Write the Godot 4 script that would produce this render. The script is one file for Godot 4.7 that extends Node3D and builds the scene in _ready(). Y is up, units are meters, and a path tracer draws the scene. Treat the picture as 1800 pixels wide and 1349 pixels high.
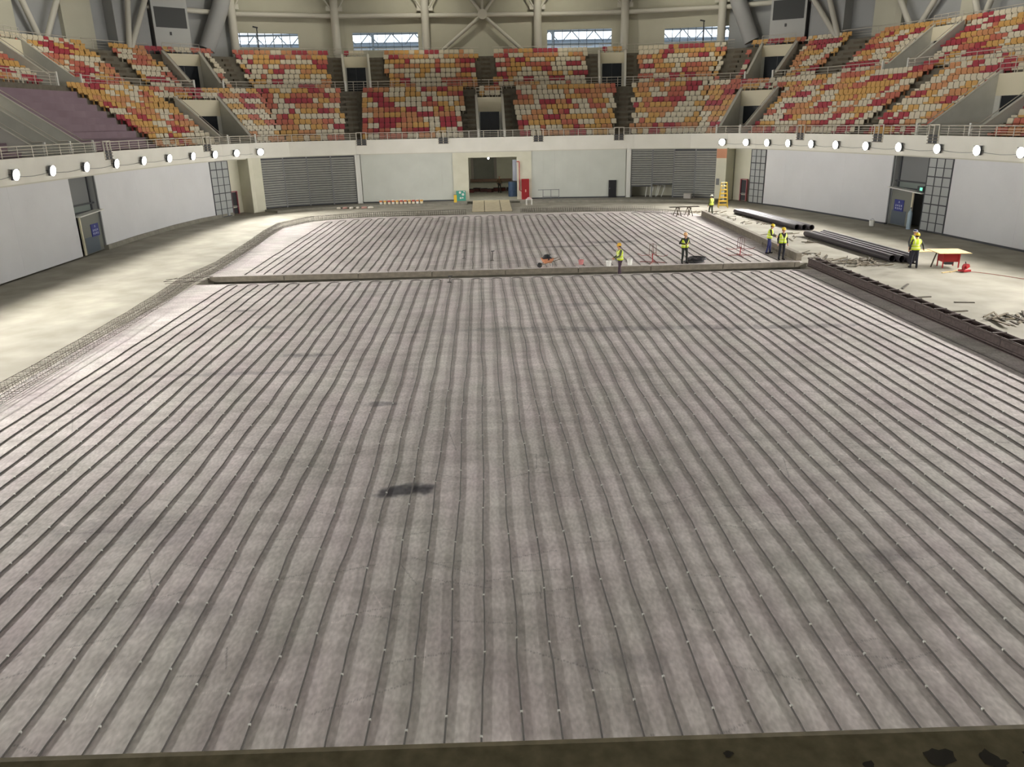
extends Node3D
# Sports hall under conversion to an ice rink: seen from the gallery of one end.
# Plan coordinates: x across the hall, z towards -Z is the far end; the wall line WALL is a plan curve, s runs along it.

const EYE := 7.65
const FOCAL := 1350.0            # pixels, for a frame of 1800 x 1349
const PITCH := 18.797
const YAW := 1.840
const ROLL := 1.146
const WALL := [[-25.6, -6.0], [-25.6, 30.0], [-25.6, 50.0], [-25.5, 58.0], [-25.1, 64.0], [-24.4, 68.5], [-23.2, 72.2], [-21.6, 75.2], [-18.5, 77.8], [-12.4, 79.6], [0.0, 80.2], [8.0, 80.2], [15.2, 79.6], [20.5, 78.0], [23.6, 76.0], [25.4, 73.2], [26.8, 69.5], [28.4, 62.5], [29.8, 56.0], [30.6, 50.0], [31.2, 43.0], [31.6, 34.0], [31.6, -6.0]]
const LAMP_ENERGY := 252.0
const HALL_LAMP_ENERGY := 54.0
const ORD := ["first", "second", "third", "fourth", "fifth", "sixth", "seventh", "eighth", "ninth", "tenth", "eleventh", "twelfth", "thirteenth", "fourteenth", "fifteenth", "sixteenth", "seventeenth", "eighteenth", "nineteenth", "twentieth", "twenty-first", "twenty-second", "twenty-third", "twenty-fourth", "twenty-fifth", "twenty-sixth", "twenty-seventh", "twenty-eighth", "twenty-ninth", "thirtieth", "thirty-first", "thirty-second", "thirty-third", "thirty-fourth", "thirty-fifth"]

var wp: Array[Vector2] = []      # plan points of WALL
var wn: Array[Vector2] = []      # outward mitred normals
var ws: Array[float] = []        # length along the wall
var M := {}
var rng := RandomNumberGenerator.new()
var taken := {}
var cam: Camera3D

# ------------------------------------------------------------------ small helpers
func numbered(n: String) -> String:
	var k: int = taken.get(n, -1) + 1
	taken[n] = k
	return n if k == 0 else "%s_%03d" % [n, k]

func mat(c: Color, rough := 0.8, metal := 0.0) -> StandardMaterial3D:
	var m := StandardMaterial3D.new()
	m.albedo_color = c
	m.roughness = rough
	m.metallic = metal
	return m

func rgb8(r: float, g: float, b: float) -> Color:
	return Color(r / 255.0, g / 255.0, b / 255.0)

func noise_tex(lo: Color, hi: Color, freq: float, sz := 512, sd := 1, oct := 4) -> NoiseTexture2D:
	var n := FastNoiseLite.new()
	n.noise_type = FastNoiseLite.TYPE_SIMPLEX_SMOOTH
	n.frequency = freq
	n.fractal_octaves = oct
	n.seed = sd
	var g := Gradient.new()
	g.set_color(0, lo)
	g.set_color(1, hi)
	var t := NoiseTexture2D.new()
	t.width = sz
	t.height = sz
	t.seamless = true
	t.noise = n
	t.color_ramp = g
	return t

func textured(lo: Color, hi: Color, scale: float, rough := 0.85, freq := 0.012, sd := 1, metal := 0.0) -> StandardMaterial3D:
	var m := StandardMaterial3D.new()
	m.albedo_texture = noise_tex(lo, hi, freq, 512, sd)
	m.uv1_triplanar = true
	m.uv1_world_triplanar = true
	m.uv1_scale = Vector3.ONE * scale
	m.roughness = rough
	m.metallic = metal
	return m

func begin() -> SurfaceTool:
	var st := SurfaceTool.new()
	st.begin(Mesh.PRIMITIVE_TRIANGLES)
	return st

func tri(st: SurfaceTool, a: Vector3, b: Vector3, c: Vector3, n: Vector3) -> void:
	# winds clockwise as seen from the side that n points to
	if (b - a).cross(c - a).dot(n) > 0.0:
		var t := b
		b = c
		c = t
	for v in [a, b, c]:
		st.set_normal(n)
		st.set_uv(Vector2(v.x, v.z))
		st.add_vertex(v)

func quad(st: SurfaceTool, a: Vector3, b: Vector3, c: Vector3, d: Vector3, towards: Vector3) -> void:
	var n := (b - a).cross(c - a)
	if n.length_squared() < 1e-14:
		n = (c - a).cross(d - a)
	n = n.normalized()
	if n.dot(towards) < 0.0:
		n = -n
	tri(st, a, b, c, n)
	tri(st, a, c, d, n)

func box(st: SurfaceTool, c: Vector3, size: Vector3, b := Basis()) -> void:
	var h := size * 0.5
	var p := []
	for i in 8:
		p.append(c + b * Vector3(h.x if i & 1 else -h.x, h.y if i & 2 else -h.y, h.z if i & 4 else -h.z))
	for f in [[0, 2, 6, 4, 0, -1], [1, 3, 7, 5, 0, 1], [0, 1, 5, 4, 1, -1], [2, 3, 7, 6, 1, 1], [0, 1, 3, 2, 2, -1], [4, 5, 7, 6, 2, 1]]:
		var n := Vector3.ZERO
		n[f[4]] = f[5]
		quad(st, p[f[0]], p[f[1]], p[f[2]], p[f[3]], b * n)

func rod(st: SurfaceTool, a: Vector3, b: Vector3, r: float, sides := 6, r2 := -1.0) -> void:
	tube(st, [a, b], r, sides, r2)

func tube(st: SurfaceTool, pts: Array, r: float, sides := 6, r2 := -1.0, caps := true) -> void:
	var n := pts.size()
	var rings := []
	var up := Vector3.UP
	var d0: Vector3 = (pts[1] - pts[0]).normalized()
	if absf(d0.y) > 0.9:
		up = Vector3.RIGHT
	for i in n:
		var d: Vector3 = (pts[mini(i + 1, n - 1)] - pts[maxi(i - 1, 0)]).normalized()
		var side := d.cross(up)
		if side.length() < 0.05:
			side = d.cross(Vector3.FORWARD)
		side = side.normalized()
		var u2 := side.cross(d).normalized()
		var rr := r if r2 < 0.0 else lerpf(r, r2, float(i) / (n - 1))
		var ring := []
		for k in sides:
			var a := TAU * k / sides
			var nn := side * cos(a) + u2 * sin(a)
			ring.append([pts[i] + nn * rr, nn])
		rings.append(ring)
	for i in n - 1:
		for k in sides:
			var k2 := (k + 1) % sides
			var q := [rings[i][k], rings[i][k2], rings[i + 1][k2], rings[i + 1][k]]
			for t in [[0, 1, 2], [0, 2, 3]]:
				var v := [q[t[0]], q[t[1]], q[t[2]]]
				if (v[1][0] - v[0][0]).cross(v[2][0] - v[0][0]).dot(v[0][1]) > 0.0:
					v = [v[0], v[2], v[1]]
				for w in v:
					st.set_normal(w[1])
					st.set_uv(Vector2(0, 0))
					st.add_vertex(w[0])
	if caps:
		for e in [0, n - 1]:
			var nn: Vector3 = (pts[0] - pts[1]).normalized() if e == 0 else (pts[n - 1] - pts[n - 2]).normalized()
			for k in range(1, sides - 1):
				tri(st, rings[e][0][0], rings[e][k][0], rings[e][k + 1][0], nn)

func lathe(st: SurfaceTool, prof: Array, sides := 16, at := Vector3.ZERO, b := Basis()) -> void:
	# prof: [radius, height] from bottom to top, about the y axis
	for i in prof.size() - 1:
		var p0: Array = prof[i]
		var p1: Array = prof[i + 1]
		var sl := Vector2(p1[1] - p0[1], p0[0] - p1[0])
		if sl.length() < 1e-9:
			continue
		sl = sl.normalized()
		for k in sides:
			var a0 := TAU * k / sides
			var a1 := TAU * (k + 1) / sides
			var v := []
			for e in [[p0, a0], [p0, a1], [p1, a1], [p1, a0]]:
				v.append(at + b * Vector3(e[0][0] * cos(e[1]), e[0][1], e[0][0] * sin(e[1])))
			var am := (a0 + a1) * 0.5
			quad(st, v[0], v[1], v[2], v[3], b * Vector3(cos(am) * sl.x, sl.y, sin(am) * sl.x))

func done(st: SurfaceTool) -> ArrayMesh:
	return st.commit()

func put(called: String, mesh: Mesh, m: Material, parent: Node, xf := Transform3D()) -> MeshInstance3D:
	var o := MeshInstance3D.new()
	o.name = numbered(called) if parent == self else called
	o.mesh = mesh
	o.material_override = m
	o.cast_shadow = GeometryInstance3D.SHADOW_CASTING_SETTING_ON
	parent.add_child(o, true)
	o.transform = xf
	return o

func obj(called: String, st: SurfaceTool, m: Material, parent: Node = self, xf := Transform3D()) -> MeshInstance3D:
	return put(called, st.commit(), m, parent, xf)

func tag(o: Node, label: String, category: String, group := "") -> Node:
	o.set_meta("label", label)
	o.set_meta("category", category)
	if group != "":
		o.set_meta("group", group)
	return o

func thing(called: String, label: String, category: String, xf := Transform3D(), group := "") -> Node3D:
	var o := Node3D.new()
	o.name = numbered(called)
	add_child(o, true)
	o.transform = xf
	tag(o, label, category, group)
	return o

func struct(called: String, st: SurfaceTool, m: Material) -> MeshInstance3D:
	var o := obj(called, st, m, self)
	o.set_meta("kind", "structure")
	return o

func struct_root(called: String, xf := Transform3D()) -> Node3D:
	var o := Node3D.new()
	o.name = numbered(called)
	add_child(o, true)
	o.transform = xf
	o.set_meta("kind", "structure")
	return o

func bxm(size: Vector3) -> Mesh:
	var st := begin()
	box(st, Vector3.ZERO, size)
	return st.commit()

func turned(at: Vector3, deg := 0.0) -> Transform3D:
	return Transform3D(Basis(Vector3.UP, deg_to_rad(deg)), at)

func stick(st: SurfaceTool, a: Vector3, b: Vector3, w: float, h: float) -> void:
	# a bar of rectangular section from a to b
	var d := (b - a)
	var l := d.length()
	d /= l
	var up := Vector3.UP if absf(d.y) < 0.95 else Vector3.RIGHT
	var side := up.cross(d).normalized()
	var u2 := d.cross(side).normalized()
	box(st, (a + b) * 0.5, Vector3(w, h, l), Basis(side, u2, d))

# ------------------------------------------------------------------ the wall line
func plan_init() -> void:
	for p in WALL:
		wp.append(Vector2(p[0], p[1]))
	var s := 0.0
	for i in wp.size():
		if i > 0:
			s += wp[i].distance_to(wp[i - 1])
		ws.append(s)
		var na := Vector2.ZERO
		var nb := Vector2.ZERO
		if i > 0:
			var d := (wp[i] - wp[i - 1]).normalized()
			na = Vector2(-d.y, d.x)
		if i < wp.size() - 1:
			var d2 := (wp[i + 1] - wp[i]).normalized()
			nb = Vector2(-d2.y, d2.x)
		if i == 0:
			wn.append(nb)
		elif i == wp.size() - 1:
			wn.append(na)
		else:
			wn.append((na + nb) / (1.0 + na.dot(nb)))

func at(s: float, o: float, y := 0.0) -> Vector3:
	var i := 0
	while i < wp.size() - 2 and s > ws[i + 1]:
		i += 1
	var t := (s - ws[i]) / (ws[i + 1] - ws[i])
	var p := (wp[i] + wn[i] * o).lerp(wp[i + 1] + wn[i + 1] * o, t)
	return Vector3(p.x, y, -p.y)

func frame(s: float, o: float, y := 0.0) -> Transform3D:
	# x along the wall, y up, z into the hall
	var i := 0
	while i < wp.size() - 2 and s > ws[i + 1]:
		i += 1
	var d := (wp[i + 1] - wp[i]).normalized()
	var x := Vector3(d.x, 0, -d.y)
	return Transform3D(Basis(x, Vector3.UP, x.cross(Vector3.UP)), at(s, o, y))

func between(s0: float, s1: float, o: float, y := 0.0) -> Transform3D:
	var a := at(s0, o, y)
	var b := at(s1, o, y)
	var x := (b - a).normalized()
	return Transform3D(Basis(x, Vector3.UP, x.cross(Vector3.UP)), (a + b) * 0.5)

func stops(s0: float, s1: float) -> Array:
	var l := [s0]
	for v in ws:
		if v > s0 + 0.01 and v < s1 - 0.01:
			l.append(v)
	l.append(s1)
	return l

func strip(st: SurfaceTool, s0: float, s1: float, o0: float, y0: float, o1: float, y1: float, towards_up := true) -> void:
	var l := stops(s0, s1)
	for i in l.size() - 1:
		var a := at(l[i], o0, y0)
		var b := at(l[i + 1], o0, y0)
		var c := at(l[i + 1], o1, y1)
		var d := at(l[i], o1, y1)
		var f := frame((l[i] + l[i + 1]) * 0.5, 0.0)
		var n := f.basis.z * 0.5 + Vector3.UP if towards_up else -(f.basis.z * 0.5 + Vector3.UP)
		quad(st, a, b, c, d, n)

func wallbox(st: SurfaceTool, s0: float, s1: float, o0: float, o1: float, y0: float, y1: float) -> void:
	var l := stops(s0, s1)
	for i in l.size() - 1:
		var f := frame((l[i] + l[i + 1]) * 0.5, 0.0)
		var p := []
		for y in [y0, y1]:
			for o in [o0, o1]:
				for s in [l[i], l[i + 1]]:
					p.append(at(s, o, y))
		quad(st, p[0], p[1], p[5], p[4], f.basis.z)
		quad(st, p[2], p[3], p[7], p[6], -f.basis.z)
		quad(st, p[0], p[1], p[3], p[2], Vector3.DOWN)
		quad(st, p[4], p[5], p[7], p[6], Vector3.UP)
		if i == 0:
			quad(st, p[0], p[2], p[6], p[4], -f.basis.x)
		if i == l.size() - 2:
			quad(st, p[1], p[3], p[7], p[5], f.basis.x)

func prism_across(st: SurfaceTool, s: float, poly: Array, th: float) -> void:
	# poly of [o, y]; a slab of thickness th that stands across the wall line at s
	var f := frame(s, 0.0)
	var half := f.basis.x * th * 0.5
	var a := PackedVector2Array()
	for p in poly:
		a.append(Vector2(p[0], p[1]))
	var idx := Geometry2D.triangulate_polygon(a)
	var o0 := at(s, 0.0)
	var out := (at(s, 1.0) - o0)
	for k in range(0, idx.size(), 3):
		for sg in [-1.0, 1.0]:
			var v := []
			for j in 3:
				var q := a[idx[k + j]]
				v.append(o0 + out * q.x + Vector3.UP * q.y + half * sg)
			tri(st, v[0], v[1], v[2], f.basis.x * sg)
	var cen := Vector2.ZERO
	for q in a:
		cen += q / a.size()
	for k in a.size():
		var q0 := a[k]
		var q1 := a[(k + 1) % a.size()]
		var mid := (q0 + q1) * 0.5 - cen
		var e := (q1 - q0)
		var nn := Vector2(e.y, -e.x)
		if nn.dot(mid) < 0.0:
			nn = -nn
		var w0 := o0 + out * q0.x + Vector3.UP * q0.y
		var w1 := o0 + out * q1.x + Vector3.UP * q1.y
		quad(st, w0 - half, w1 - half, w1 + half, w0 + half, out * nn.x + Vector3.UP * nn.y)

# ------------------------------------------------------------------ start
func _ready() -> void:
	rng.seed = 71
	plan_init()
	make_camera()
	make_sky()
	make_hall_lamps()
	make_materials()
	make_floor()
	make_shell()
	make_lower_walls()
	make_portal()
	make_terraces()
	make_vomitories()
	make_rails()
	make_upper_steel()
	make_floodlights()
	make_seats()
	make_pipes()
	make_cages()
	make_formwork()
	make_big_pipes()
	make_site_things()
	make_far_things()
	make_debris()
	make_people()

func make_camera() -> void:
	cam = Camera3D.new()
	cam.name = "camera"
	cam.fov = rad_to_deg(2.0 * atan(674.5 / FOCAL))
	cam.near = 0.05
	cam.far = 400.0
	add_child(cam)
	cam.transform = Transform3D(Basis(Vector3.UP, deg_to_rad(-YAW)) * Basis(Vector3.RIGHT, deg_to_rad(-PITCH)) * Basis(Vector3.BACK, deg_to_rad(-ROLL)), Vector3(0, EYE, 0))
	cam.current = true

func make_sky() -> void:
	var e := Environment.new()
	var sm := ProceduralSkyMaterial.new()
	sm.sky_top_color = rgb8(196, 214, 232)
	sm.sky_horizon_color = rgb8(232, 238, 244)
	sm.ground_horizon_color = rgb8(190, 192, 190)
	sm.ground_bottom_color = rgb8(120, 118, 112)
	sm.sky_energy_multiplier = 1.6
	var sky := Sky.new()
	sky.sky_material = sm
	e.sky = sky
	e.background_mode = Environment.BG_SKY
	e.tonemap_mode = Environment.TONE_MAPPER_LINEAR
	e.tonemap_exposure = 1.0
	e.sdfgi_enabled = true
	e.ssao_enabled = true
	e.ssil_enabled = true
	var w := WorldEnvironment.new()
	w.name = "environment"
	w.environment = e
	add_child(w)

func tilted_out(x: float, z: float) -> Basis:
	# aimed down and away from the rink, at the seats and the wall behind them
	var out := Vector3(x - 2.0, 0, -(z - 48.0) * 0.9).normalized()
	if absf(x - 2.0) > 25.0:
		out = Vector3(signf(x), 0, -0.25).normalized()
	var down := (out * sin(deg_to_rad(32.0)) + Vector3.DOWN * cos(deg_to_rad(32.0))).normalized()
	var side := down.cross(out).normalized()
	return Basis(side, -down, side.cross(-down))

func make_hall_lamps() -> void:
	# a ring of high-bay lamps hangs under the roof over the stands, above the frame of the photograph
	var shade := mat(rgb8(120, 122, 122), 0.5, 0.4)
	var glow := mat(rgb8(255, 255, 255), 0.6)
	glow.emission_enabled = true
	glow.emission = Color(1.0, 0.98, 0.93)
	glow.emission_energy_multiplier = 3.0
	var st := begin()
	lathe(st, [[0.0, 0.55], [0.16, 0.55], [0.2, 0.42], [0.58, 0.0], [0.55, 0.0], [0.18, 0.4], [0.0, 0.4]], 14)
	var shade_mesh := st.commit()
	st = begin()
	lathe(st, [[0.52, 0.03], [0.0, 0.03]], 14)
	var glow_mesh := st.commit()
	var n := 0
	for spot in [[-33.0, 34.0], [-33.0, 52.0], [-32.0, 70.0], [-20.0, 86.0], [-6.0, 90.0], [8.0, 90.0], [22.0, 86.0], [36.0, 70.0], [38.0, 52.0], [38.0, 34.0]]:
			var x: float = spot[0]
			var z: float = spot[1]
			var t := thing("high_bay_lamp", "grey bell-shaped high bay lamp under the roof, %s of the hall lamps" % ORD[n], "lamp", Transform3D(tilted_out(x, z), Vector3(x, 24.2, -z)), "high bay lamps")
			put("lamp_shade", shade_mesh, shade, t)
			put("diffuser", glow_mesh, glow, t)
			st = begin()
			rod(st, Vector3(0, 0.55, 0), Vector3(0, 3.1, 0), 0.02)
			obj("suspension_rod", st, shade, t)
			var l := SpotLight3D.new()
			l.name = "lamp_light"
			l.position = Vector3(0, -0.02, 0)
			l.rotation_degrees = Vector3(-90, 0, 0)
			l.light_energy = HALL_LAMP_ENERGY
			l.light_color = Color(1.0, 0.97, 0.9)
			l.light_size = 0.5
			l.spot_angle = 62.0
			l.spot_angle_attenuation = 0.7
			l.spot_range = 90.0
			l.spot_attenuation = 2.0
			l.shadow_enabled = true
			t.add_child(l, true)
			n += 1

func make_materials() -> void:
	M.floor = textured(rgb8(132, 128, 115), rgb8(164, 159, 146), 0.09, 0.9, 0.008, 3)
	M.terrace = textured(rgb8(104, 98, 86), rgb8(126, 120, 106), 0.25, 0.9, 0.01, 4)
	M.step = textured(rgb8(92, 84, 70), rgb8(112, 104, 88), 0.3, 0.9, 0.01, 5)
	M.purple = textured(rgb8(134, 114, 124), rgb8(152, 132, 140), 0.12, 0.75, 0.006, 6)
	M.fascia = textured(rgb8(226, 224, 214), rgb8(235, 233, 224), 0.1, 0.75, 0.008, 7)
	M.plaster = textured(rgb8(212, 210, 190), rgb8(222, 220, 202), 0.15, 0.85, 0.008, 8)
	M.board = textured(rgb8(213, 214, 217), rgb8(221, 222, 225), 0.08, 0.6, 0.006, 9)
	M.panel = textured(rgb8(199, 202, 194), rgb8(209, 212, 204), 0.1, 0.7, 0.006, 10)
	M.plinth = textured(rgb8(126, 124, 114), rgb8(150, 146, 134), 0.3, 0.9, 0.01, 11)
	M.upper = textured(rgb8(188, 186, 168), rgb8(198, 196, 178), 0.08, 0.85, 0.006, 12)
	M.upper_grey = textured(rgb8(160, 162, 162), rgb8(172, 174, 174), 0.08, 0.85, 0.006, 13)
	M.vom = textured(rgb8(204, 203, 194), rgb8(214, 213, 204), 0.2, 0.85, 0.008, 14)
	M.cream = mat(rgb8(222, 214, 188), 0.8)
	M.steel = mat(rgb8(204, 202, 190), 0.55, 0.0)
	M.rail = mat(rgb8(206, 200, 188), 0.45, 0.1)
	M.dark = mat(rgb8(34, 34, 38), 0.5)
	M.glass_dark = mat(rgb8(38, 42, 48), 0.12)
	M.white = mat(rgb8(224, 224, 218), 0.6)
	M.grey = mat(rgb8(120, 122, 124), 0.6)
	M.dark_grey = mat(rgb8(70, 72, 76), 0.6)
	M.shutter = textured(rgb8(142, 143, 138), rgb8(156, 157, 152), 0.4, 0.45, 0.01, 15)
	M.rebar = mat(rgb8(72, 64, 56), 0.75, 0.2)
	M.pipe = mat(rgb8(80, 75, 71), 0.6)
	M.timber = textured(rgb8(92, 82, 66), rgb8(124, 112, 92), 1.2, 0.9, 0.02, 16)
	M.timber_dark = textured(rgb8(62, 56, 46), rgb8(90, 82, 68), 1.2, 0.9, 0.02, 17)
	M.ply = textured(rgb8(196, 170, 122), rgb8(214, 190, 144), 0.8, 0.8, 0.01, 18)
	M.form = textured(rgb8(72, 62, 60), rgb8(104, 90, 86), 0.7, 0.6, 0.012, 19, 0.25)
	M.concrete = textured(rgb8(112, 105, 94), rgb8(136, 128, 114), 0.5, 0.9, 0.012, 20)
	M.red = mat(rgb8(168, 34, 38), 0.5)
	M.yellow = mat(rgb8(222, 186, 60), 0.55)
	M.black_pipe = mat(rgb8(66, 61, 66), 0.42)
	M.blue_sign = mat(rgb8(44, 52, 126), 0.5)
	var g := mat(Color(0.8, 0.84, 0.86, 0.06), 0.05)
	g.transparency = BaseMaterial3D.TRANSPARENCY_ALPHA
	M.glass = g
	M.frost = mat(rgb8(168, 172, 172), 0.35)

# ------------------------------------------------------------------ floor
func slab_texture() -> ImageTexture:
	# 34 m across (u) by 70 m along (v): poured slab with damp patches, cross streaks, trowel marks and a few stains
	var w := 2048
	var h := 2048
	var big := FastNoiseLite.new()
	big.seed = 5
	big.noise_type = FastNoiseLite.TYPE_SIMPLEX_SMOOTH
	big.frequency = 0.005
	big.fractal_octaves = 4
	var streak := FastNoiseLite.new()
	streak.seed = 9
	streak.noise_type = FastNoiseLite.TYPE_SIMPLEX_SMOOTH
	streak.frequency = 0.05
	streak.fractal_octaves = 4
	var fine := FastNoiseLite.new()
	fine.seed = 12
	fine.frequency = 0.2
	fine.fractal_octaves = 3
	var tint := FastNoiseLite.new()
	tint.seed = 33
	tint.noise_type = FastNoiseLite.TYPE_SIMPLEX_SMOOTH
	tint.frequency = 0.009
	var ib := big.get_image(w, h, false, false, false).get_data()
	var is_ := streak.get_image(340, 2048, false, false, false)
	is_.resize(w, h, Image.INTERPOLATE_BILINEAR)
	var isd := is_.get_data()
	var ifn := fine.get_image(w, h, false, false, false).get_data()
	var itn := tint.get_image(w, h, false, false, false).get_data()
	var data := PackedByteArray()
	data.resize(w * h * 3)
	for i in w * h:
		var b := ib[i] / 255.0 - 0.5
		var s := isd[i] / 255.0 - 0.5
		var f := ifn[i] / 255.0 - 0.5
		var t := itn[i] / 255.0 - 0.5
		var v := 195.0 + b * 42.0 + s * 44.0 + f * 50.0
		data[i * 3] = clampi(int(v + 3.0 + t * 8.0), 0, 255)
		data[i * 3 + 1] = clampi(int(v - 5.0 - t * 2.0), 0, 255)
		data[i * 3 + 2] = clampi(int(v - 9.0 + t * 7.0), 0, 255)
	var img := Image.create_from_data(w, h, false, Image.FORMAT_RGB8, data)
	var r := RandomNumberGenerator.new()
	r.seed = 4
	# stains: [x, depth, half width, half length, darkness]
	for q in [[-2.0, 15.3, 0.85, 0.38, 0.55], [-1.6, 15.5, 0.5, 0.26, 0.45], [5.0, 49.5, 3.4, 0.5, 0.22], [8.6, 51.0, 2.6, 0.7, 0.28], [1.0, 29.0, 6.5, 0.4, 0.14], [6.0, 28.6, 5.0, 0.5, 0.2], [11.5, 28.2, 4.5, 0.4, 0.22], [-8.0, 24.3, 5.0, 0.25, 0.16], [-6.5, 26.2, 1.3, 0.3, 0.25], [-9.0, 30.5, 0.9, 0.25, 0.25], [-11.0, 33.5, 0.8, 0.2, 0.25], [10.6, 12.5, 1.8, 0.6, 0.13], [7.2, 12.0, 1.0, 0.4, 0.12], [-5.6, 11.2, 1.6, 0.6, 0.1], [-7.0, 14.0, 2.0, 0.9, 0.1], [2.0, 9.4, 1.2, 0.4, 0.08], [-3.2, 21.0, 0.7, 0.3, 0.25], [4.0, 33.0, 1.6, 0.5, 0.15], [13.0, 33.0, 3.0, 0.4, 0.15]]:
		stain(img, q, r)
	for k in 1700:
		# short trowel and wire scratches
		var x := r.randf_range(-14.5, 17.0)
		var z := r.randf_range(7.0, 66.0)
		var a := r.randf_range(-0.5, 0.5) + (PI * 0.5 if r.randf() < 0.15 else 0.0)
		var l := r.randf_range(0.3, 1.5)
		var dark := r.randf() < 0.6
		for j in int(l / 0.03):
			var px := int((x + cos(a) * j * 0.03 + 15.4) / 34.0 * w)
			var py := int((z + sin(a) * j * 0.03) / 70.0 * h)
			if px > 0 and px < w and py > 0 and py < h:
				var c := img.get_pixel(px, py)
				img.set_pixel(px, py, c * 0.8 if dark else c * 1.1)
	return ImageTexture.create_from_image(img)

func stain(img: Image, q: Array, r: RandomNumberGenerator) -> void:
	var w := img.get_width()
	var h := img.get_height()
	var n := FastNoiseLite.new()
	n.seed = r.randi() % 1000
	n.frequency = 0.9
	n.fractal_octaves = 3
	var x0 := int((q[0] - q[2] * 1.6 + 15.4) / 34.0 * w)
	var x1 := int((q[0] + q[2] * 1.6 + 15.4) / 34.0 * w)
	var y0 := int((q[1] - q[3] * 1.8) / 70.0 * h)
	var y1 := int((q[1] + q[3] * 1.8) / 70.0 * h)
	for py in range(maxi(y0, 0), mini(y1, h)):
		for px in range(maxi(x0, 0), mini(x1, w)):
			var x := px * 34.0 / w - 15.4
			var z := py * 70.0 / h
			var d := Vector2((x - q[0]) / q[2], (z - q[1]) / q[3]).length() + n.get_noise_2d(x * 2.0, z * 2.0) * 0.6
			if d < 1.0:
				var k: float = q[4] * smoothstep(0.0, 0.8, 1.0 - d)
				var c := img.get_pixel(px, py)
				img.set_pixel(px, py, Color(c.r * (1.0 - k), c.g * (1.0 - k), c.b * (1.0 - k * 0.95)))

func slab_poly(st: SurfaceTool, pts: Array, y0: float, y1: float) -> void:
	var a := PackedVector2Array()
	for p in pts:
		a.append(Vector2(p[0], p[1]))
	var idx := Geometry2D.triangulate_polygon(a)
	for k in range(0, idx.size(), 3):
		var v := []
		for j in 3:
			v.append(Vector3(a[idx[k + j]].x, y1, -a[idx[k + j]].y))
		for q in v:
			pass
		if (v[1] - v[0]).cross(v[2] - v[0]).y > 0.0:
			v = [v[0], v[2], v[1]]
		for q in v:
			st.set_normal(Vector3.UP)
			st.set_uv(Vector2((q.x + 15.4) / 34.0, -q.z / 70.0))
			st.add_vertex(q)
	var c := Vector2.ZERO
	for q in a:
		c += q / a.size()
	for k in a.size():
		var q0 := a[k]
		var q1 := a[(k + 1) % a.size()]
		var mid := (q0 + q1) * 0.5 - c
		quad(st, Vector3(q0.x, y0, -q0.y), Vector3(q1.x, y0, -q1.y), Vector3(q1.x, y1, -q1.y), Vector3(q0.x, y1, -q0.y), Vector3(mid.x, 0, -mid.y))

const TRENCH_NEAR := 39.75
const TRENCH_FAR := 41.75

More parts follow.
